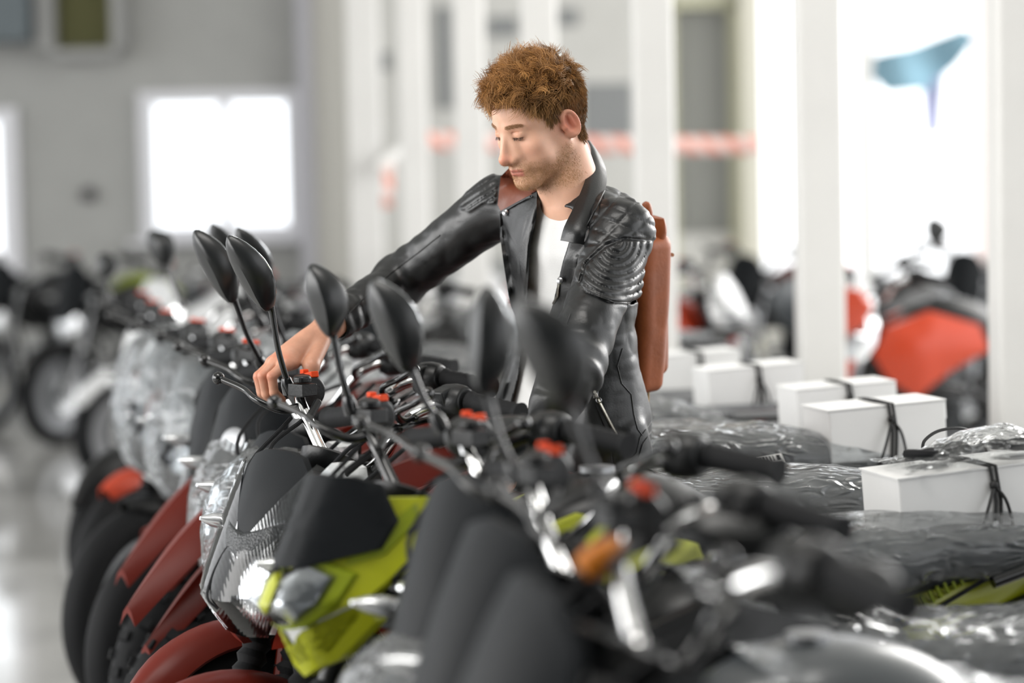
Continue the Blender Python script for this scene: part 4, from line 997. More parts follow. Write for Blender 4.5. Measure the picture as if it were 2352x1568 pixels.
Pelv = Pp + np.array([.01, .0, -.02])
hipR, hipL = Pelv - TLt * .085, Pelv + TLt * .085; 
def grd(v, z): w_ = v.copy(); w_[2] = z; return w_
FR, FL = grd(hipR + np.array([.06, .02, 0]), .09), grd(hipL + np.array([.09, .02, 0]), .09); KR, KL = (hipR + FR) / 2 + np.array([-.03, -.0, 0]), (hipL + FL) / 2 + np.array([-.02, .0, 0])
def legs(Q, o=0.0):
    f = s_cap(Q, hipR, KR, .082 + o, .055 + o)
    for a, b, c, d in ((KR, FR, .055, .04), (hipL, KL, .082, .055), (KL, FL, .055, .04)): f = smin(f, s_cap(Q, a, b, c + o, d + o), .02)
    return smin(f, s_ell(Q, Pelv + TA * .03, (.14 + o, .12 + o, .12 + o)), .04)
body_lo = lambda Q: smin(smin(torso(Q, -.035, -.05, 1.0), legs(Q), .03), np.minimum(smin(s_cap(Q, RS, RE, .045, .04), s_cap(Q, RE, RW * .7 + RE * .3, .04, .034), .01), smin(s_cap(Q, LS, LE, .045, .04), s_cap(Q, LE, LW * .7 + LE * .3, .04, .034), .01)), .03)
lo4, hi4 = bb([RW, LW, Pn, Pp, FR, FL, KL, LS, RS], .12); lo4[2] = .04
V4, F4 = snet(body_lo, lo4, hi4, .012); V4 = V4 - 0.0
# colour of the skin by place on the body, dimmer light on the hands painted in
q = toH(V1); c_base = np.array(srgb('DBAC92')[:3]); n1 = vnoise(V1, 90, 3)[:, None]; n2 = vnoise(V1, 900, 4)[:, None]
C1 = np.tile(c_base, (len(V1), 1)) * (1 + .05 * n1)
def blend(C, c, w_): w_ = np.clip(w_, 0, 1)[:, None]; return C * (1 - w_) + np.array(srgb(c)[:3]) * w_
g = lambda c, r: np.exp(-((q - np.array(c)) ** 2).sum(1) / r ** 2)
qs = q.copy(); qs[:, 1] = np.abs(qs[:, 1]); gs = lambda c, r: np.exp(-((qs - np.array(c)) ** 2).sum(1) / r ** 2)
C1 = blend(C1, 'D9937C', .28 * gs((.07, .045, -.028), .026)); C1 = blend(C1, 'D0705A', .6 * g((.112, 0, -.036), .016)); C1 = blend(C1, 'CC6A52', .75 * gs((-.012, .088, -.002), .028))
C1 = blend(C1, 'C98A6C', .5 * gs((.085, .03, .015), .012))
beard = np.clip((-.040 - q[:, 2] + .30 * (q[:, 0] - .08) * (q[:, 0] > .03) + .35 * np.clip(.03 - q[:, 0], 0, .02)) / .030, 0, 1) * np.clip((q[:, 0] + .030) / .03, 0, 1) * np.clip((q[:, 2] + .135) / .02, 0, 1)
moust = np.clip(1 - np.abs(q[:, 2] + .053) / .008, 0, 1) * np.clip(1 - qs[:, 1] / .028, 0, 1) * (q[:, 0] > .06)
bd = np.maximum(beard * (1 - gs((.095, 0, -.068), .013)), moust * .7)
C1 = blend(C1, 'A67B50', bd * (.50 + .45 * n2[:, 0])); 
lipU = np.clip(1 - np.abs(q[:, 2] + .0625 + .10 * qs[:, 1]) / .0042, 0, 1); lipL = np.clip(1 - np.abs(q[:, 2] + .0730 - .10 * qs[:, 1]) / .0072, 0, 1)
lip = np.clip(np.maximum(lipU, lipL) * 2.2, 0, 1) * np.clip((.023 - qs[:, 1]) / .004, 0, 1) * (q[:, 0] > .080)
C1 = blend(C1, 'C4776A', lip * .85)
C1 = blend(C1, '6A3A30', np.clip(1 - np.abs(q[:, 2] + .0663 + .03 * qs[:, 1]) / .0014, 0, 1) * (qs[:, 1] < .023) * (q[:, 0] > .08) * .8)
brow = np.clip(1 - np.abs(q[:, 2] - (.0290 - 6 * (qs[:, 1] - .030) ** 2)) / .0050, 0, 1) * np.clip((qs[:, 1] - .010) / .004, 0, 1) * np.clip((.050 - qs[:, 1]) / .008, 0, 1) * (q[:, 0] > .05)
C1 = blend(C1, 'A87C58', brow * .55)
lash = np.clip(1 - np.abs(q[:, 2] - .0030) / .0016, 0, 1) * np.clip((qs[:, 1] - .0185) / .003, 0, 1) * np.clip((.0445 - qs[:, 1]) / .004, 0, 1) * (q[:, 0] > .068)
C1 = blend(C1, '3A2218', lash * .9)
# scalp: where the hair grows
def hairmask(q):
    ay = np.abs(q[:, 1]); x, z = q[:, 0], q[:, 2]
    hl = np.interp(x, [-.12, -.045, -.034, -.024, .006, .012, .026, .036, .050, .066, .11], [-.058, -.056, -.015, .034, .034, .014, .010, .040, .068, .083, .084])
    return np.clip((z - hl + .0015 * vnoise(q, 160, 77)) / .006 + .5, 0, 1)
hm = hairmask(q)
C1 = blend(C1, '7E5A38', hm * .9)
for mx, my, mz in ((.062, .055, -.006), (.052, .058, -.012), (.058, .05, -.038), (.01, .06, -.085)):
    C1 = blend(C1, '6B3E28', np.clip(1.6 - np.linalg.norm(q - np.array((mx, my, mz)), axis=1) / .0022, 0, 1) * .8)
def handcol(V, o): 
    C = np.tile(np.array(srgb('BB8970')[:3]), (len(V), 1)) * (1 + .09 * vnoise(V, 60, 6)[:, None] + .05 * vnoise(V, 260, 7)[:, None]); return C  # darker than the face: the hands' weaker light is painted into the skin
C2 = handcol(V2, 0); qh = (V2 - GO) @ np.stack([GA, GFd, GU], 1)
for m in ((.012, .052, .026), (.036, .058, .026), (.060, .054, .024), (.082, .043, .020), (.018, .012, .057), (.040, .018, .060), (.061, .015, .057), (.08, .008, .05)):
    w_ = np.clip(np.exp(-((qh - np.array(m)) ** 2).sum(1) / .012 ** 2) * .5, 0, 1)[:, None]; C2 = C2 * (1 - w_) + np.array(srgb('C06C52')[:3]) * w_
V = np.concatenate([V1, V2, V3, V4]); F = np.concatenate([F1, F2 + len(V1), F3 + len(V1) + len(V2), F4 + len(V1) + len(V2) + len(V3)])
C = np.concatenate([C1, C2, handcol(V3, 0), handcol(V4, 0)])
m_skin = mat('skin', 'DBAC92', .46, bump=.10, bscale=450, sss=.22, attr='tone', spec=.4)
man = np_obj('person', V - np.array([FL[0], FL[1], 0]), F, m_skin, None, C); man.location = (FL[0], FL[1], 0)
tag(man, 'curly ginger-haired man in black quilted leather jacket and white t-shirt leaning over motorcycles', 'person')
ORG = np.array([FL[0], FL[1], 0])
def child(name, V, F, m, C=None): return np_obj(name, np.asarray(V) - ORG, F, m, man, C)

# ---------------- hair
rs = np.random.RandomState(5)
cand = np.where((hm > .35) & (np.linalg.norm(q * np.array([1, 1, 1]), axis=1) < .14))[0]
e1, e2 = q[F1[:, 1]] - q[F1[:, 0]], q[F1[:, 3]] - q[F1[:, 0]]; fn = np.cross(e1, e2); NN = np.zeros_like(q)
for k in range(4): np.add.at(NN, F1[:, k], fn)
NN /= np.linalg.norm(NN, axis=1, keepdims=True) + 1e-9
if ((NN[cand] * q[cand]).sum(1).mean()) < 0: NN = -NN
def rnorm(v): return v / (np.linalg.norm(v, axis=-1, keepdims=True) + 1e-9)
nclump = 2200; cl = cand[rs.randint(0, len(cand), nclump)]; cq = q[cl]
topness = np.clip((cq[:, 2] - .050) / .035, 0, 1) * np.clip((cq[:, 0] + .10) / .05, 0.15, 1)
clen = .007 + .010 * np.clip((cq[:, 2] - .0) / .06, 0, 1) + topness * (.016 + .014 * rs.rand(nclump)) - np.clip((cq[:, 0] - .05) / .04, 0, 1) * topness * .004
phase = rs.rand(nclump) * 6.28; sgn = rs.choice([-1, 1], nclump); crv = .0058 + .0045 * rs.rand(nclump)
ctone = rs.rand(nclump)
SV, SF, SC = [], [], []; NP = 14; off = 0
per = 14; idx = np.repeat(np.arange(nclump), per); jit = rs.randn(len(idx), 3)
from mathutils.kdtree import KDTree
rootp = cq[idx] + jit * np.array([.0019, .0019, .0019]); nrm = NN[cl][idx]
# pull jittered roots back to the scalp ellipsoid
rn = rootp - np.array([-.014, 0, .03]); rootp = np.where((rn[:, 2:] > -.02), np.array([-.014, 0, .03]) + rn * (np.linalg.norm(cq[idx] - np.array([-.014, 0, .03]), axis=1) / np.linalg.norm(rn, axis=1))[:, None], rootp)
tp_ = topness[idx][:, None]; L_ = (clen[idx] * (.8 + .4 * rs.rand(len(idx))))[:, None]
down = np.array([0.15, 0, -1.0]); flow_side = rnorm(down - nrm * (nrm @ down)[:, None]); fr = np.array([.75, 0, .45]); flow_top = rnorm(fr - nrm * (nrm @ fr)[:, None])
flow_top = rnorm(flow_top + (rs.randn(nclump, 3) * .55)[idx]); flow = rnorm(flow_side * (1 - tp_) + flow_top * tp_)
lift = .16 + .80 * tp_
d0 = rnorm(nrm * lift + flow * (1.0 - .25 * tp_) + jit * .05)
bx_ = rnorm(np.cross(d0, rs.randn(nclump, 3)[idx] * .5 + np.array([0, 1, 0]))); by_ = np.cross(d0, bx_)
pts = np.zeros((NP, len(idx), 3))
for k in range(NP):
    t = k / (NP - 1); ang = phase[idx] + sgn[idx] * t * (1.2 + 6.0 * tp_[:, 0] * (.6 + .8 * ctone[idx][::1])) * (1 + .12 * jit[:, 0] * 0)
    rr_ = (crv[idx] * (tp_[:, 0] * 1.0 + .16) * min(1, t * 1.8))[:, None]
    p = rootp + d0 * L_ * t + (flow * .35 - nrm * .22 * (tp_ * .5 + .4)) * L_ * t * t
    p = p + (bx_ * np.cos(ang)[:, None] + by_ * np.sin(ang)[:, None]) * rr_ + jit * .0012 * t
    pts[k] = p - (bx_ * np.cos(phase[idx])[:, None] + by_ * np.sin(phase[idx])[:, None]) * rr_ * .5
wd_ = (.00038 + .00022 * rs.rand(len(idx))) * (1 + .3 * tp_[:, 0])
ns = len(idx); tang = np.gradient(pts, axis=0); A_ = rnorm(np.cross(tang, np.array([.3, .5, .8]))); B_ = rnorm(np.cross(tang, A_))
ring = []
for k in range(NP):
    w_ = (wd_ * (1 - .75 * (k / (NP - 1)) ** 2))[:, None]
    ring.append(np.stack([pts[k] + A_[k] * w_ * math.cos(a) + B_[k] * w_ * math.sin(a) for a in (0, 2.094, 4.189)], 1))
HV = np.stack(ring, 1)                        # strand, ring, 3, xyz
base = (np.arange(ns) * NP * 3)[:, None, None]; kk = (np.arange(NP - 1) * 3)[None, :, None]; jj = np.arange(3)[None, None, :]; j2 = (np.arange(3) + 1) % 3
HF = np.stack([base + kk + jj, base + kk + j2[None, None], base + kk + 3 + j2[None, None], base + kk + 3 + jj], -1).reshape(-1, 4)
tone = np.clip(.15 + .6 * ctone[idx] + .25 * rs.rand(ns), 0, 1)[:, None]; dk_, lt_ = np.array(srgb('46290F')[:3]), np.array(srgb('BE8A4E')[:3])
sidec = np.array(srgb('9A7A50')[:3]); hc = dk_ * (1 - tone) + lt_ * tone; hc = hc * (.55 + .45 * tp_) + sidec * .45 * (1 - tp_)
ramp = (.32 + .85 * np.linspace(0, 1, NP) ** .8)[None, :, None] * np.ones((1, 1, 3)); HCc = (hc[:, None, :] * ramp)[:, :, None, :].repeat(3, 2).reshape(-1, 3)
m_hair = mat('ginger_hair', '8A5E34', .42, attr='tone', spec=.45)
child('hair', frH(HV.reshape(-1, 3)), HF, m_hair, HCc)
# eyebrow and lash hairs, stubble
def strands(root, dirs, ln, w0, colr, name):
    n = len(root); k = np.linspace(0, 1, 4); A1 = rnorm(np.cross(dirs, [.2, .3, .9])); B1 = rnorm(np.cross(dirs, A1)); rr = []
    for t in k:
        c = root + dirs * (ln * t)[:, None] + np.array([0, 0, -1]) * (ln * t * t * .25)[:, None]; w_ = w0 * (1 - .8 * t)
        rr.append(np.stack([c + A1 * w_ * math.cos(a) + B1 * w_ * math.sin(a) for a in (0, 2.094, 4.189)], 1))
    Vv = np.stack(rr, 1).reshape(-1, 3); b0 = (np.arange(n) * 12)[:, None, None]; kq = (np.arange(3) * 3)[None, :, None]
    Ff = np.stack([b0 + kq + jj, b0 + kq + j2[None, None], b0 + kq + 3 + j2[None, None], b0 + kq + 3 + jj], -1).reshape(-1, 4)
    return child(name, frH(Vv), Ff, colr)
bi = np.where(brow > .25)[0]; bi = bi[rs.randint(0, len(bi), 480)]
bdir = rnorm(NN[bi] * .35 + np.stack([np.full(len(bi), -.5), np.sign(q[bi][:, 1]) * .8, np.full(len(bi), .15)], 1) + rs.randn(len(bi), 3) * .12)
strands(q[bi], bdir, np.full(len(bi), .0065), .00028, mat('eyebrow_hair', '94683F', .5), 'eyebrows')
li = np.where(lash > .35)[0]; li = li[rs.randint(0, len(li), 260)]
ldir = rnorm(NN[li] * .9 + np.array([.3, 0, -.55]) + rs.randn(len(li), 3) * .12); strands(q[li], ldir, np.full(len(li), .0055), .00016, mat('eyelash_hair', '3A2418', .5), 'eyelashes')
si = np.where(bd * (.75 + .5 * n1[:, 0]) > rs.rand(len(bd)) * .9 + .05)[0]; si = si[rs.randint(0, len(si), 5200)]
sdir = rnorm(NN[si] * .7 + np.array([.1, 0, -.8]) + rs.randn(len(si), 3) * .25); strands(q[si], sdir, .0016 + .0016 * rs.rand(len(si)), .00019, mat('stubble_hair', 'A8804E', .5), 'stubble')

# ---------------- shirt
neck_hole = [(1244, 425), (1256, 470), (1270, 487), (1290, 494), (1312, 488), (1338, 455), (1400, 380), (1350, 300), (1240, 340)]
def shirt(Q):
    px, py, z = proj(Q); f = torso(Q, -.018, -.02, 1.0); f = f + .0018 * vnoise(Q, 26, 8) + .004 * np.maximum(0, ridged(Q * np.array([1.4, 1.4, .5]), 9, 12, 2)) * -1
    return smax(f, -sdpoly(px, py, neck_hole) / 1190, .004)
Vs, Fs = snet(shirt, *bb([Pp + TLt * .2, Pp - TLt * .2, Pp + TF * .15, Pp - TF * .15, Pn + TLt * .19, Pn - TLt * .19], .03), .005)
Vs = relax(Vs, Fs, 2)
m_shirt = mat('white_cotton', 'D9D9D8', .85, bump=.15, bscale=500)
child('t_shirt', Vs, Fs, m_shirt)

# ---------------- jacket
opening = [(1243, 425), (1262, 470), (1312, 480), (1322, 500), (1308, 550), (1292, 600), (1268, 700), (1244, 775), (1232, 860), (1215, 920), (1205, 1010), (1160, 1010), (1172, 940), (1192, 870), (1202, 800), (1206, 720), (1212, 640), (1216, 560), (1230, 495), (1238, 450)]
QC = a3(1424, 556, 4.48); QC2 = a3(1118, 428, 4.82)
padL = [(1332, 650), (1345, 605), (1390, 566), (1432, 548), (1500, 552), (1510, 640), (1482, 682), (1440, 700), (1395, 692), (1345, 668)]
diaL = [(1355, 470), (1388, 385), (1440, 400), (1520, 470), (1510, 552), (1432, 548), (1390, 560), (1345, 560)]
diaL2 = [(1318, 590), (1345, 560), (1390, 560), (1345, 604), (1330, 650), (1316, 640)]
ribR = [(1050, 480), (1070, 430), (1110, 395), (1135, 380), (1146, 420), (1140, 470), (1110, 470), (1080, 490)]
def quilt(Q):
    px, py, z = proj(Q); d = np.zeros(len(Q)); near = z < 5.2
    a = sdpoly(px, py, padL); r = np.hypot(px - 1418, (py - 556) * .92); ph = np.abs(np.sin(np.pi * (r - 6) / 15.5)); d += np.clip(-a / 5, 0, 1) * (.0052 * (ph ** .5) - .0018)
    d -= .003 * np.exp(-(a / 3.2) ** 2)
    for pl in (diaL, diaL2):
        a = sdpoly(px, py, pl); u = (px * .80 + py * .60 + .0006 * (py - 400) ** 2); v = (px * .34 - py * .94 + .0008 * (px - 1400) ** 2)
        l1 = np.abs(np.sin(np.pi * u / 44)); l2 = np.abs(np.sin(np.pi * v / 31)); d += np.clip(-a / 5, 0, 1) * .0040 * (np.minimum(l1, l2) ** .45)
    a = sdpoly(px, py, ribR); u = px * .55 + py * .83; d += np.clip(-a / 5, 0, 1) * .004 * np.abs(np.sin(np.pi * u / 13)) ** .6
    return d
def folds(Q):
    w1 = ridged(Q @ np.array([[.9, .3, 0], [0, 1, .3], [.2, 0, .55]]), 8.5, 21, 2); low_ = np.clip((1.15 - Q[:, 2]) / .15, 0, 1); f = .0045 * w1 * (1 - .75 * low_) + .0018 * ridged(Q, 21, 25, 2) * (1 - low_) + .0045 * low_ * np.sin(((Q - Pp) @ TLt) * 95 + 2.5 * vnoise(Q, 7, 44))
    # bunching at the elbows and the armpits
    for c, ax_, amp, per_, rad_ in ((LE, LE - LS, .0042, .052, .075), (RE, RE - RS, .0036, .060, .08), (RW * .8 + RE * .2, RW - RE, .0022, .034, .05), (LS * .45 + LE * .55, LE - LS, .0018, .040, .05)):
        d = Q - c; s = d @ unit(ax_); wob = vnoise(Q, 9, 30) * .045 + vnoise(Q, 22, 31) * .012; f = f + amp * np.sin(2 * np.pi * (s + wob + .25 * (d @ TF)) / per_) * np.exp(-(d * d).sum(1) / rad_ ** 2)
    return f
armR = lambda Q: smin(s_cap(Q, RS, RE, .063, .054), s_cap(Q, RE, RW, .053, .040), .02)
armL = lambda Q: smin(s_cap(Q, LS, LE, .064, .055), s_cap(Q, LE, LW, .055, .044), .02)
trap = lambda Q: smin(s_cap(Q, Pn - TA * .045, LS + TA * .012, .052, .052), s_cap(Q, Pn - TA * .045, RS + TA * .0, .052, .052), .02)
def jacket(Q):
    px, py, z = proj(Q); D = Q - Pp; v = D @ TF; t = (D @ TA) / TL
    tor = smin(torso(Q, .004, -.06, 1.0), trap(Q), .03)
    f = smin(tor, smin(armR(Q), armL(Q), .01), .022)
    f = f - quilt(Q) + folds(Q)
    inner = smin(torso(Q, -.008, -.2, 1.0), smin(s_cap(Q, Pn - TA * .045, LS, .040, .042), s_cap(Q, Pn - TA * .045, RS, .040, .042), .02), .03)
    f = smax(f, -inner, .004)
    op = np.maximum(sdpoly(px, py, opening) / 1190, .0 - v)
    f = smax(f, -op, .006)
    f = smax(f, -s_cap(Q, NB - TA * .02, frH((-.03, 0, -.04)), .066, .068), .006)
    # hollow cuffs
    f = smax(f, -s_cap(Q, RW + (RW - RE) * .3, RE * .2 + RW * .8, .036, .030), .003)
    f = smax(f, -s_cap(Q, LW + (LW - LE) * .3, LE * .2 + LW * .8, .040, .030), .003)
    dR = (Q - RW) @ unit(RW - RE); dL = (Q - LW) @ unit(LW - LE); nr = np.linalg.norm(Q - RW, axis=1) < .12; nl = np.linalg.norm(Q - LW, axis=1) < .12
    f = np.where(nr, smax(f, dR - .010, .004), f); f = np.where(nl, smax(f, dL - .010, .004), f)
    # hem, dipping toward the front
    hem = -(t + .035 + .05 * (D @ TLt) / .18) * TL
    return smax(f, hem, .006)
Vj, Fj = snet(jacket, *bb([RW, LW, Pn + TA * .05, Pp - TA * .06 + TLt * .2, Pp - TLt * .2, Pp + TF * .15, Pp - TF * .15, LS, RS, RE, LE], .085), .0027)
Vj = relax(Vj, Fj, 1, .5)
def leather():
    m = mat('black_leather', '101112', .37, bump=.10, bscale=300, spec=.5, var=.12, rvar=.05); return m
m_lea = leather(); m_lea2 = mat('leather_edge', '141516', .42, bump=.2, bscale=300)
jk = child('jacket', Vj, Fj, m_lea)
from mathutils.bvhtree import BVHTree
bvh = BVHTree.FromPolygons([tuple(v) for v in Vj], [tuple(int(i) for i in f) for f in Fj])
def hit(px, py, off=.004, dflt=4.6):
    d = (P(px, py, 1) - CAM).normalized(); r_ = bvh.ray_cast(CAM, d, 12)
    if r_[0] is None: return None
    return r_[0] - d * off
def drape(name, poly, off, thick, m, n=60, rings=9, par=None):
    pts = closed_pts(poly, n); c = sum(pts, Vector((0, 0))) / len(pts); secs = []; last = None
    grid = [[hit(*(c + (p - c) * (k / rings)), off) for p in pts] for k in range(1, rings + 1)]
    allp = [g_ for r_ in grid for g_ in r_ if g_ is not None]; ds = sorted((p - CAM).dot(fw) for p in allp); med = ds[len(ds) // 2]
    for k in range(rings):
        for i, p in enumerate(pts):
            g_ = grid[k][i]; pp = c + (p - c) * ((k + 1) / rings)
            if g_ is None or abs((g_ - CAM).dot(fw) - med) > .09:
                prev = grid[k - 1][i] if k else None; dd = (prev - CAM).dot(fw) if prev is not None else med; grid[k][i] = P(pp.x, pp.y, dd)
    for it in range(2):
        for k in range(1, rings):
            dd = [(g_ - CAM).dot(fw) for g_ in grid[k]]; nn = len(dd)
            for i in range(nn):
                s_ = (dd[i - 1] + dd[i] * 2 + dd[(i + 1) % nn]) / 4; g_ = grid[k][i]; grid[k][i] = CAM + (g_ - CAM) * (s_ / dd[i])
    secs = grid + [[p + fw * thick for p in r_] for r_ in reversed(grid)]
    mb = MB().loft([[p - Vector(ORG) for p in s] for s in secs]); return mb.build(name, m, par or jk, smooth=True)
def seam(name, line, r_, m, off=.002, par=None, sm=4):
    pts = []
    for i in range(len(line) - 1):
        for k in range(sm): t = k / sm; pts.append((line[i][0] * (1 - t) + line[i + 1][0] * t, line[i][1] * (1 - t) + line[i + 1][1] * t))
    pts.append(line[-1]); q_ = [hit(x, y, off) for x, y in pts]; q_ = [p - Vector(ORG) for p in q_ if p is not None]
    if len(q_) > 2: return MB().tube(q_, r_, 6).build(name, m, par or jk)
def snap(px, py, off=.008):
    h_ = hit(px, py, off)
    if h_ is None: return
    MB().lathe(h_ - Vector(ORG), (-.35, -.93, .15), [(.0, -.003), (.0062, -.002), (.0066, .001), (.004, .0025), (.0, .0028)], 18).build('snap_button', mat('snap_metal', '9A9A9C', .25, 1.0), jk)
# right-hand lapel and front flap (picture left), left-hand collar lapel
drape('front_flap', [(1147, 486), (1190, 462), (1233, 440), (1232, 500), (1218, 560), (1213, 640), (1207, 720), (1180, 722), (1168, 680), (1156, 600), (1148, 540)], .010, .005, m_lea)
seam('flap_edge', [(1150, 492), (1151, 540), (1158, 600), (1168, 665), (1180, 718)], .0022, m_lea2, .013); seam('flap_top_edge', [(1150, 490), (1190, 466), (1230, 446)], .0022, m_lea2, .013)
seam('lapel_edge', [(1290, 551), (1315, 556), (1339, 559), (1343, 530), (1366, 484), (1388, 438)], .0018, m_lea2, .016)
snap(1161, 489, .018); snap(1331, 543, .022); snap(1286, 645, .010)
zm = mat('zip_teeth', 'A8A49A', .35, 1.0, bump=1.0, bscale=320, kind='wave')
seam('front_zip', [(1288, 600), (1280, 680), (1262, 712), (1248, 740)], .0024, zm, .004); seam('flap_zip', [(1168, 735), (1160, 780), (1145, 820), (1130, 870), (1124, 930)], .0024, zm, .004)
drape('pocket_welt', [(1352, 896), (1372, 884), (1384, 900), (1404, 945), (1432, 1010), (1424, 1042), (1410, 1020), (1390, 980), (1368, 930)], .004, .004, m_lea)
seam('pocket_zip', [(1366, 900), (1384, 936), (1404, 975), (1424, 1012)], .0030, zm, .008)
h_ = hit(1368, 905, .010)
if h_ is not None:
    zp = MB().torus(h_ - Vector(ORG) + Vector((.006, 0, -.012)), (-.2, -1, 0), .005, .0014, 20, 8); zp.box(h_ - Vector(ORG), (.010, .005, .016)); zp.build('zip_pull', mat('snap_metal', '9A9A9C', .25, 1.0), jk, bevel=.001)
for ln in ([(1430, 800), (1418, 840), (1428, 880), (1450, 905), (1456, 950), (1465, 985), (1476, 1000)], [(1497, 968), (1470, 1005), (1462, 1040), (1440, 1065), (1405, 1100), (1370, 1130)], [(1500, 985), (1476, 1020), (1466, 1054), (1444, 1078), (1408, 1112), (1378, 1140)],
           [(1338, 655), (1370, 678), (1410, 694), (1450, 696), (1482, 678)], [(1010, 540), (960, 580), (900, 625), (840, 680), (800, 720)], [(1404, 1035), (1408, 1070), (1420, 1095)], [(1310, 720), (1290, 780), (1262, 860)]):
    seam('seam', ln, .0013, m_lea2, .0012, sm=8)
ew = hit(748, 792, 0)
r_ = P(746, 800, 4.82) - Vector(ORG); MB().torus(r_, (-.5, -.86, 0), .006, .0009, 20, 6, sq=1).build('cuff_zip_ring', mat('snap_metal', '9A9A9C', .25, 1.0), jk)
# stand collar wrapping the neck
def strip(name, inner, outer, m, thick=.006, bulge=.01, par=None, off_=None):
    n = 24; I = MB(); secs = []
    def samp(pl, t):
        k = t * (len(pl) - 1); i = min(int(k), len(pl) - 2); f_ = k - i
        e = [pl[max(i - 1, 0)], pl[i], pl[i + 1], pl[min(i + 2, len(pl) - 1)]]; a, b, c, d = [Vector(x) for x in e]
        return .5 * ((2 * b) + (c - a) * f_ + (2 * a - 5 * b + 4 * c - d) * f_ ** 2 + (3 * b - a - 3 * c + d) * f_ ** 3)
    for k in range(n + 1):
        t = k / n; a, b = samp(inner, t), samp(outer, t); row = []
        nrm_ = Vector(TF) * -.0 - fw
        for j in range(7): u = j / 6; row.append(a.lerp(b, u) - fw * (bulge * math.sin(u * math.pi)))
        for j in range(6, -1, -1): u = j / 6; row.append(a.lerp(b, u) - fw * (bulge * math.sin(u * math.pi) - thick))
        secs.append([p - Vector(ORG) for p in row])
    return MB().loft(secs).build(name, m, par or jk)
strip('collar', [P(1349, 322, 4.80), P(1357, 345, 4.74), P(1352, 385, 4.68), P(1338, 430, 4.62), P(1318, 475, 4.575), P(1296, 520, 4.55), P(1287, 552, 4.55)],
      [P(1356, 324, 4.82), P(1378, 355, 4.76), P(1393, 395, 4.70), P(1390, 438, 4.63), P(1368, 485, 4.57), P(1347, 530, 4.53), P(1341, 562, 4.53)], m_lea, bulge=.012)
strip('back_collar', [P(1349, 322, 4.80), P(1340, 350, 4.86), P(1300, 400, 4.86), P(1255, 410, 4.80), P(1243, 440, 4.70)],
      [P(1349, 340, 4.84), P(1335, 380, 4.90), P(1290, 430, 4.90), P(1240, 430, 4.84), P(1230, 460, 4.74)], m_lea, bulge=.0)
# trousers and shoes
Vt, Ft = snet(lambda Q: smax(legs(Q, .012) + .003 * ridged(Q, 9, 40, 2), (Q[:, 2] * -1 + .07), .01), *bb([hipR, hipL, FR, FL, KR, KL, Pelv + TA * .1], .14), .009)
child('trousers', Vt, Ft, mat('dark_denim', '1D1F22', .8, bump=.2, bscale=300))
for nm, ft in (('shoe', FR), ('shoe', FL)):
    fd = np.array([-.87, -.5, 0]); c = ft.copy(); c[2] = .045
    sh = lambda Q: smax(smin(s_ell(Q, c + fd * .07, (.12, .10, .045)), smin(s_cap(Q, c - fd * .02, c + fd * .15, .042, .038), s_cap(Q, c - fd * .02, c - fd * .02 + np.array([0, 0, .06]), .045, .046), .02), .02), .002 - Q[:, 2], .003)
    sh2 = lambda Q: smax(smin(s_cap(Q, c - fd * .02, c + fd * .16, .042, .038), s_cap(Q, c - fd * .02, c - fd * .02 + np.array([0, 0, .06]), .045, .046), .02), .002 - Q[:, 2], .003)
    Vv, Ff = snet(sh2, *bb([c + fd * .2, c - fd * .08], .09), .006); child(nm, Vv, Ff, mat('black_shoe_leather', '151515', .4))

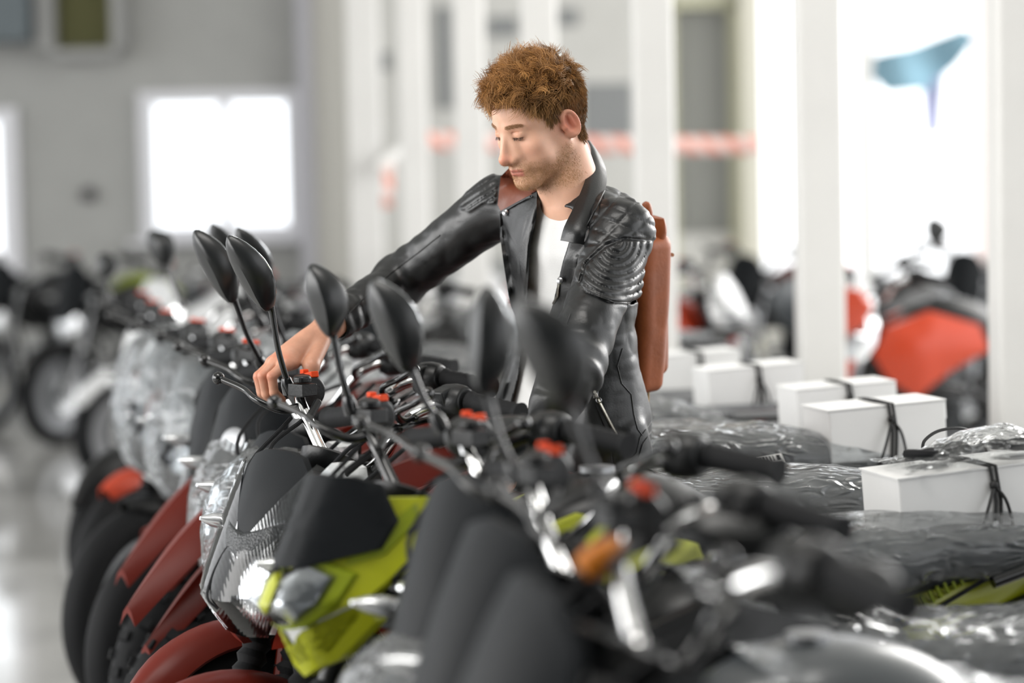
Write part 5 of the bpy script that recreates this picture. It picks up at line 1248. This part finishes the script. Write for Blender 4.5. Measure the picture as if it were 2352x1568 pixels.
# ---------------- backpack
m_tan = mat('tan_leather', '96502A', .42, bump=.2, bscale=120, var=.18, rvar=.08)
BKc = a3(1446, 712, 4.93); BM = np.stack([TLt, TF, TA], 0)
def pack(Q):
    t = (Q - BKc) @ TA; f = s_box(Q, BKc + TF * -.0, BM, (.088 - .0, .045, .172), .03) + np.clip(-t, 0, .2) * .06
    f = smin(f, s_box(Q, BKc - TF * .035 - TA * .055, BM, (.062, .03, .08), .02), .012)
    return f + .003 * ridged(Q * np.array([1, 1, .5]), 10, 50, 2)
Vb, Fb = snet(pack, *bb([BKc + TA * .2, BKc - TA * .2, BKc + TLt * .11, BKc - TLt * .11, BKc + TF * .1, BKc - TF * .1], .03), .004)
BO = BKc - TA * .18
bp = np_obj('backpack', Vb - BO, Fb, m_tan); bp.location = BO; tag(bp, 'tan leather backpack worn on the man\'s back', 'backpack')
def bchild(mb, name, m, **k): mb.v = [tuple(np.array(v) - BO) for v in mb.v]; return mb.build(name, m, bp, **k)
tl0 = BKc + TA * .165
mbk = MB(); secs = []
for k in range(13):
    t = k / 12; z_ = -.01 + .045 * t; hw_ = .080 + .006 * math.sin(t * 3); dp = .034 * (1 - .6 * t)
    secs.append([tuple(tl0 + TLt * (hw_ * math.cos(a)) - TF * (.012 + dp * math.sin(a)) + TA * z_) for a in [2 * math.pi * j / 28 for j in range(28)]])
bchild(mbk.loft(secs), 'roll_top', m_tan)
bchild(MB().tube([tuple(BKc + TA * .12 - TF * .05 + TLt * x) for x in (-.07, -.04, 0, .04, .07)], .004, 8, 4), 'closure_cord', mat('tan_cord', '9C6238', .6))
hp = [(1484, 478), (1492, 470), (1490, 500)]
bchild(MB().tube([P(1478, 500, 4.86), P(1480, 478, 4.86), P(1486, 470, 4.86), P(1490, 488, 4.86), P(1489, 520, 4.87)], [.007, .008, .007, .008, .006], 10, 5), 'hang_loop', m_tan)
# strap over the right-hand shoulder, seen beside the chin
pts = closed_pts([(1143, 470), (1150, 405), (1170, 385), (1215, 395), (1244, 430), (1238, 440), (1190, 462), (1150, 484)], 40); cc = sum(pts, Vector((0, 0))) / len(pts)
secs = []
for k in range(1, 8):
    row = []
    for p in pts:
        pp = cc + (p - cc) * (k / 7); h_ = hit(pp.x, pp.y, .004); d_ = (h_ - CAM).dot(fw) if h_ is not None else 4.78
        row.append(P(pp.x, pp.y, min(max(d_, 4.66), 4.80)))
    secs.append(row)
secs += [[p + fw * .006 for p in r_] for r_ in reversed(secs)]
bchild(MB().loft(secs), 'shoulder_strap', mat('dark_tan_leather', '6B3621', .45, bump=.1, bscale=150, var=.15))
bchild(MB().tube([P(1490, 900, 4.92), P(1487, 920, 4.92), P(1484, 928, 4.92)], [.002, .004, .003], 8), 'cord_knot', mat('pale_cord', 'B99A6A', .7))
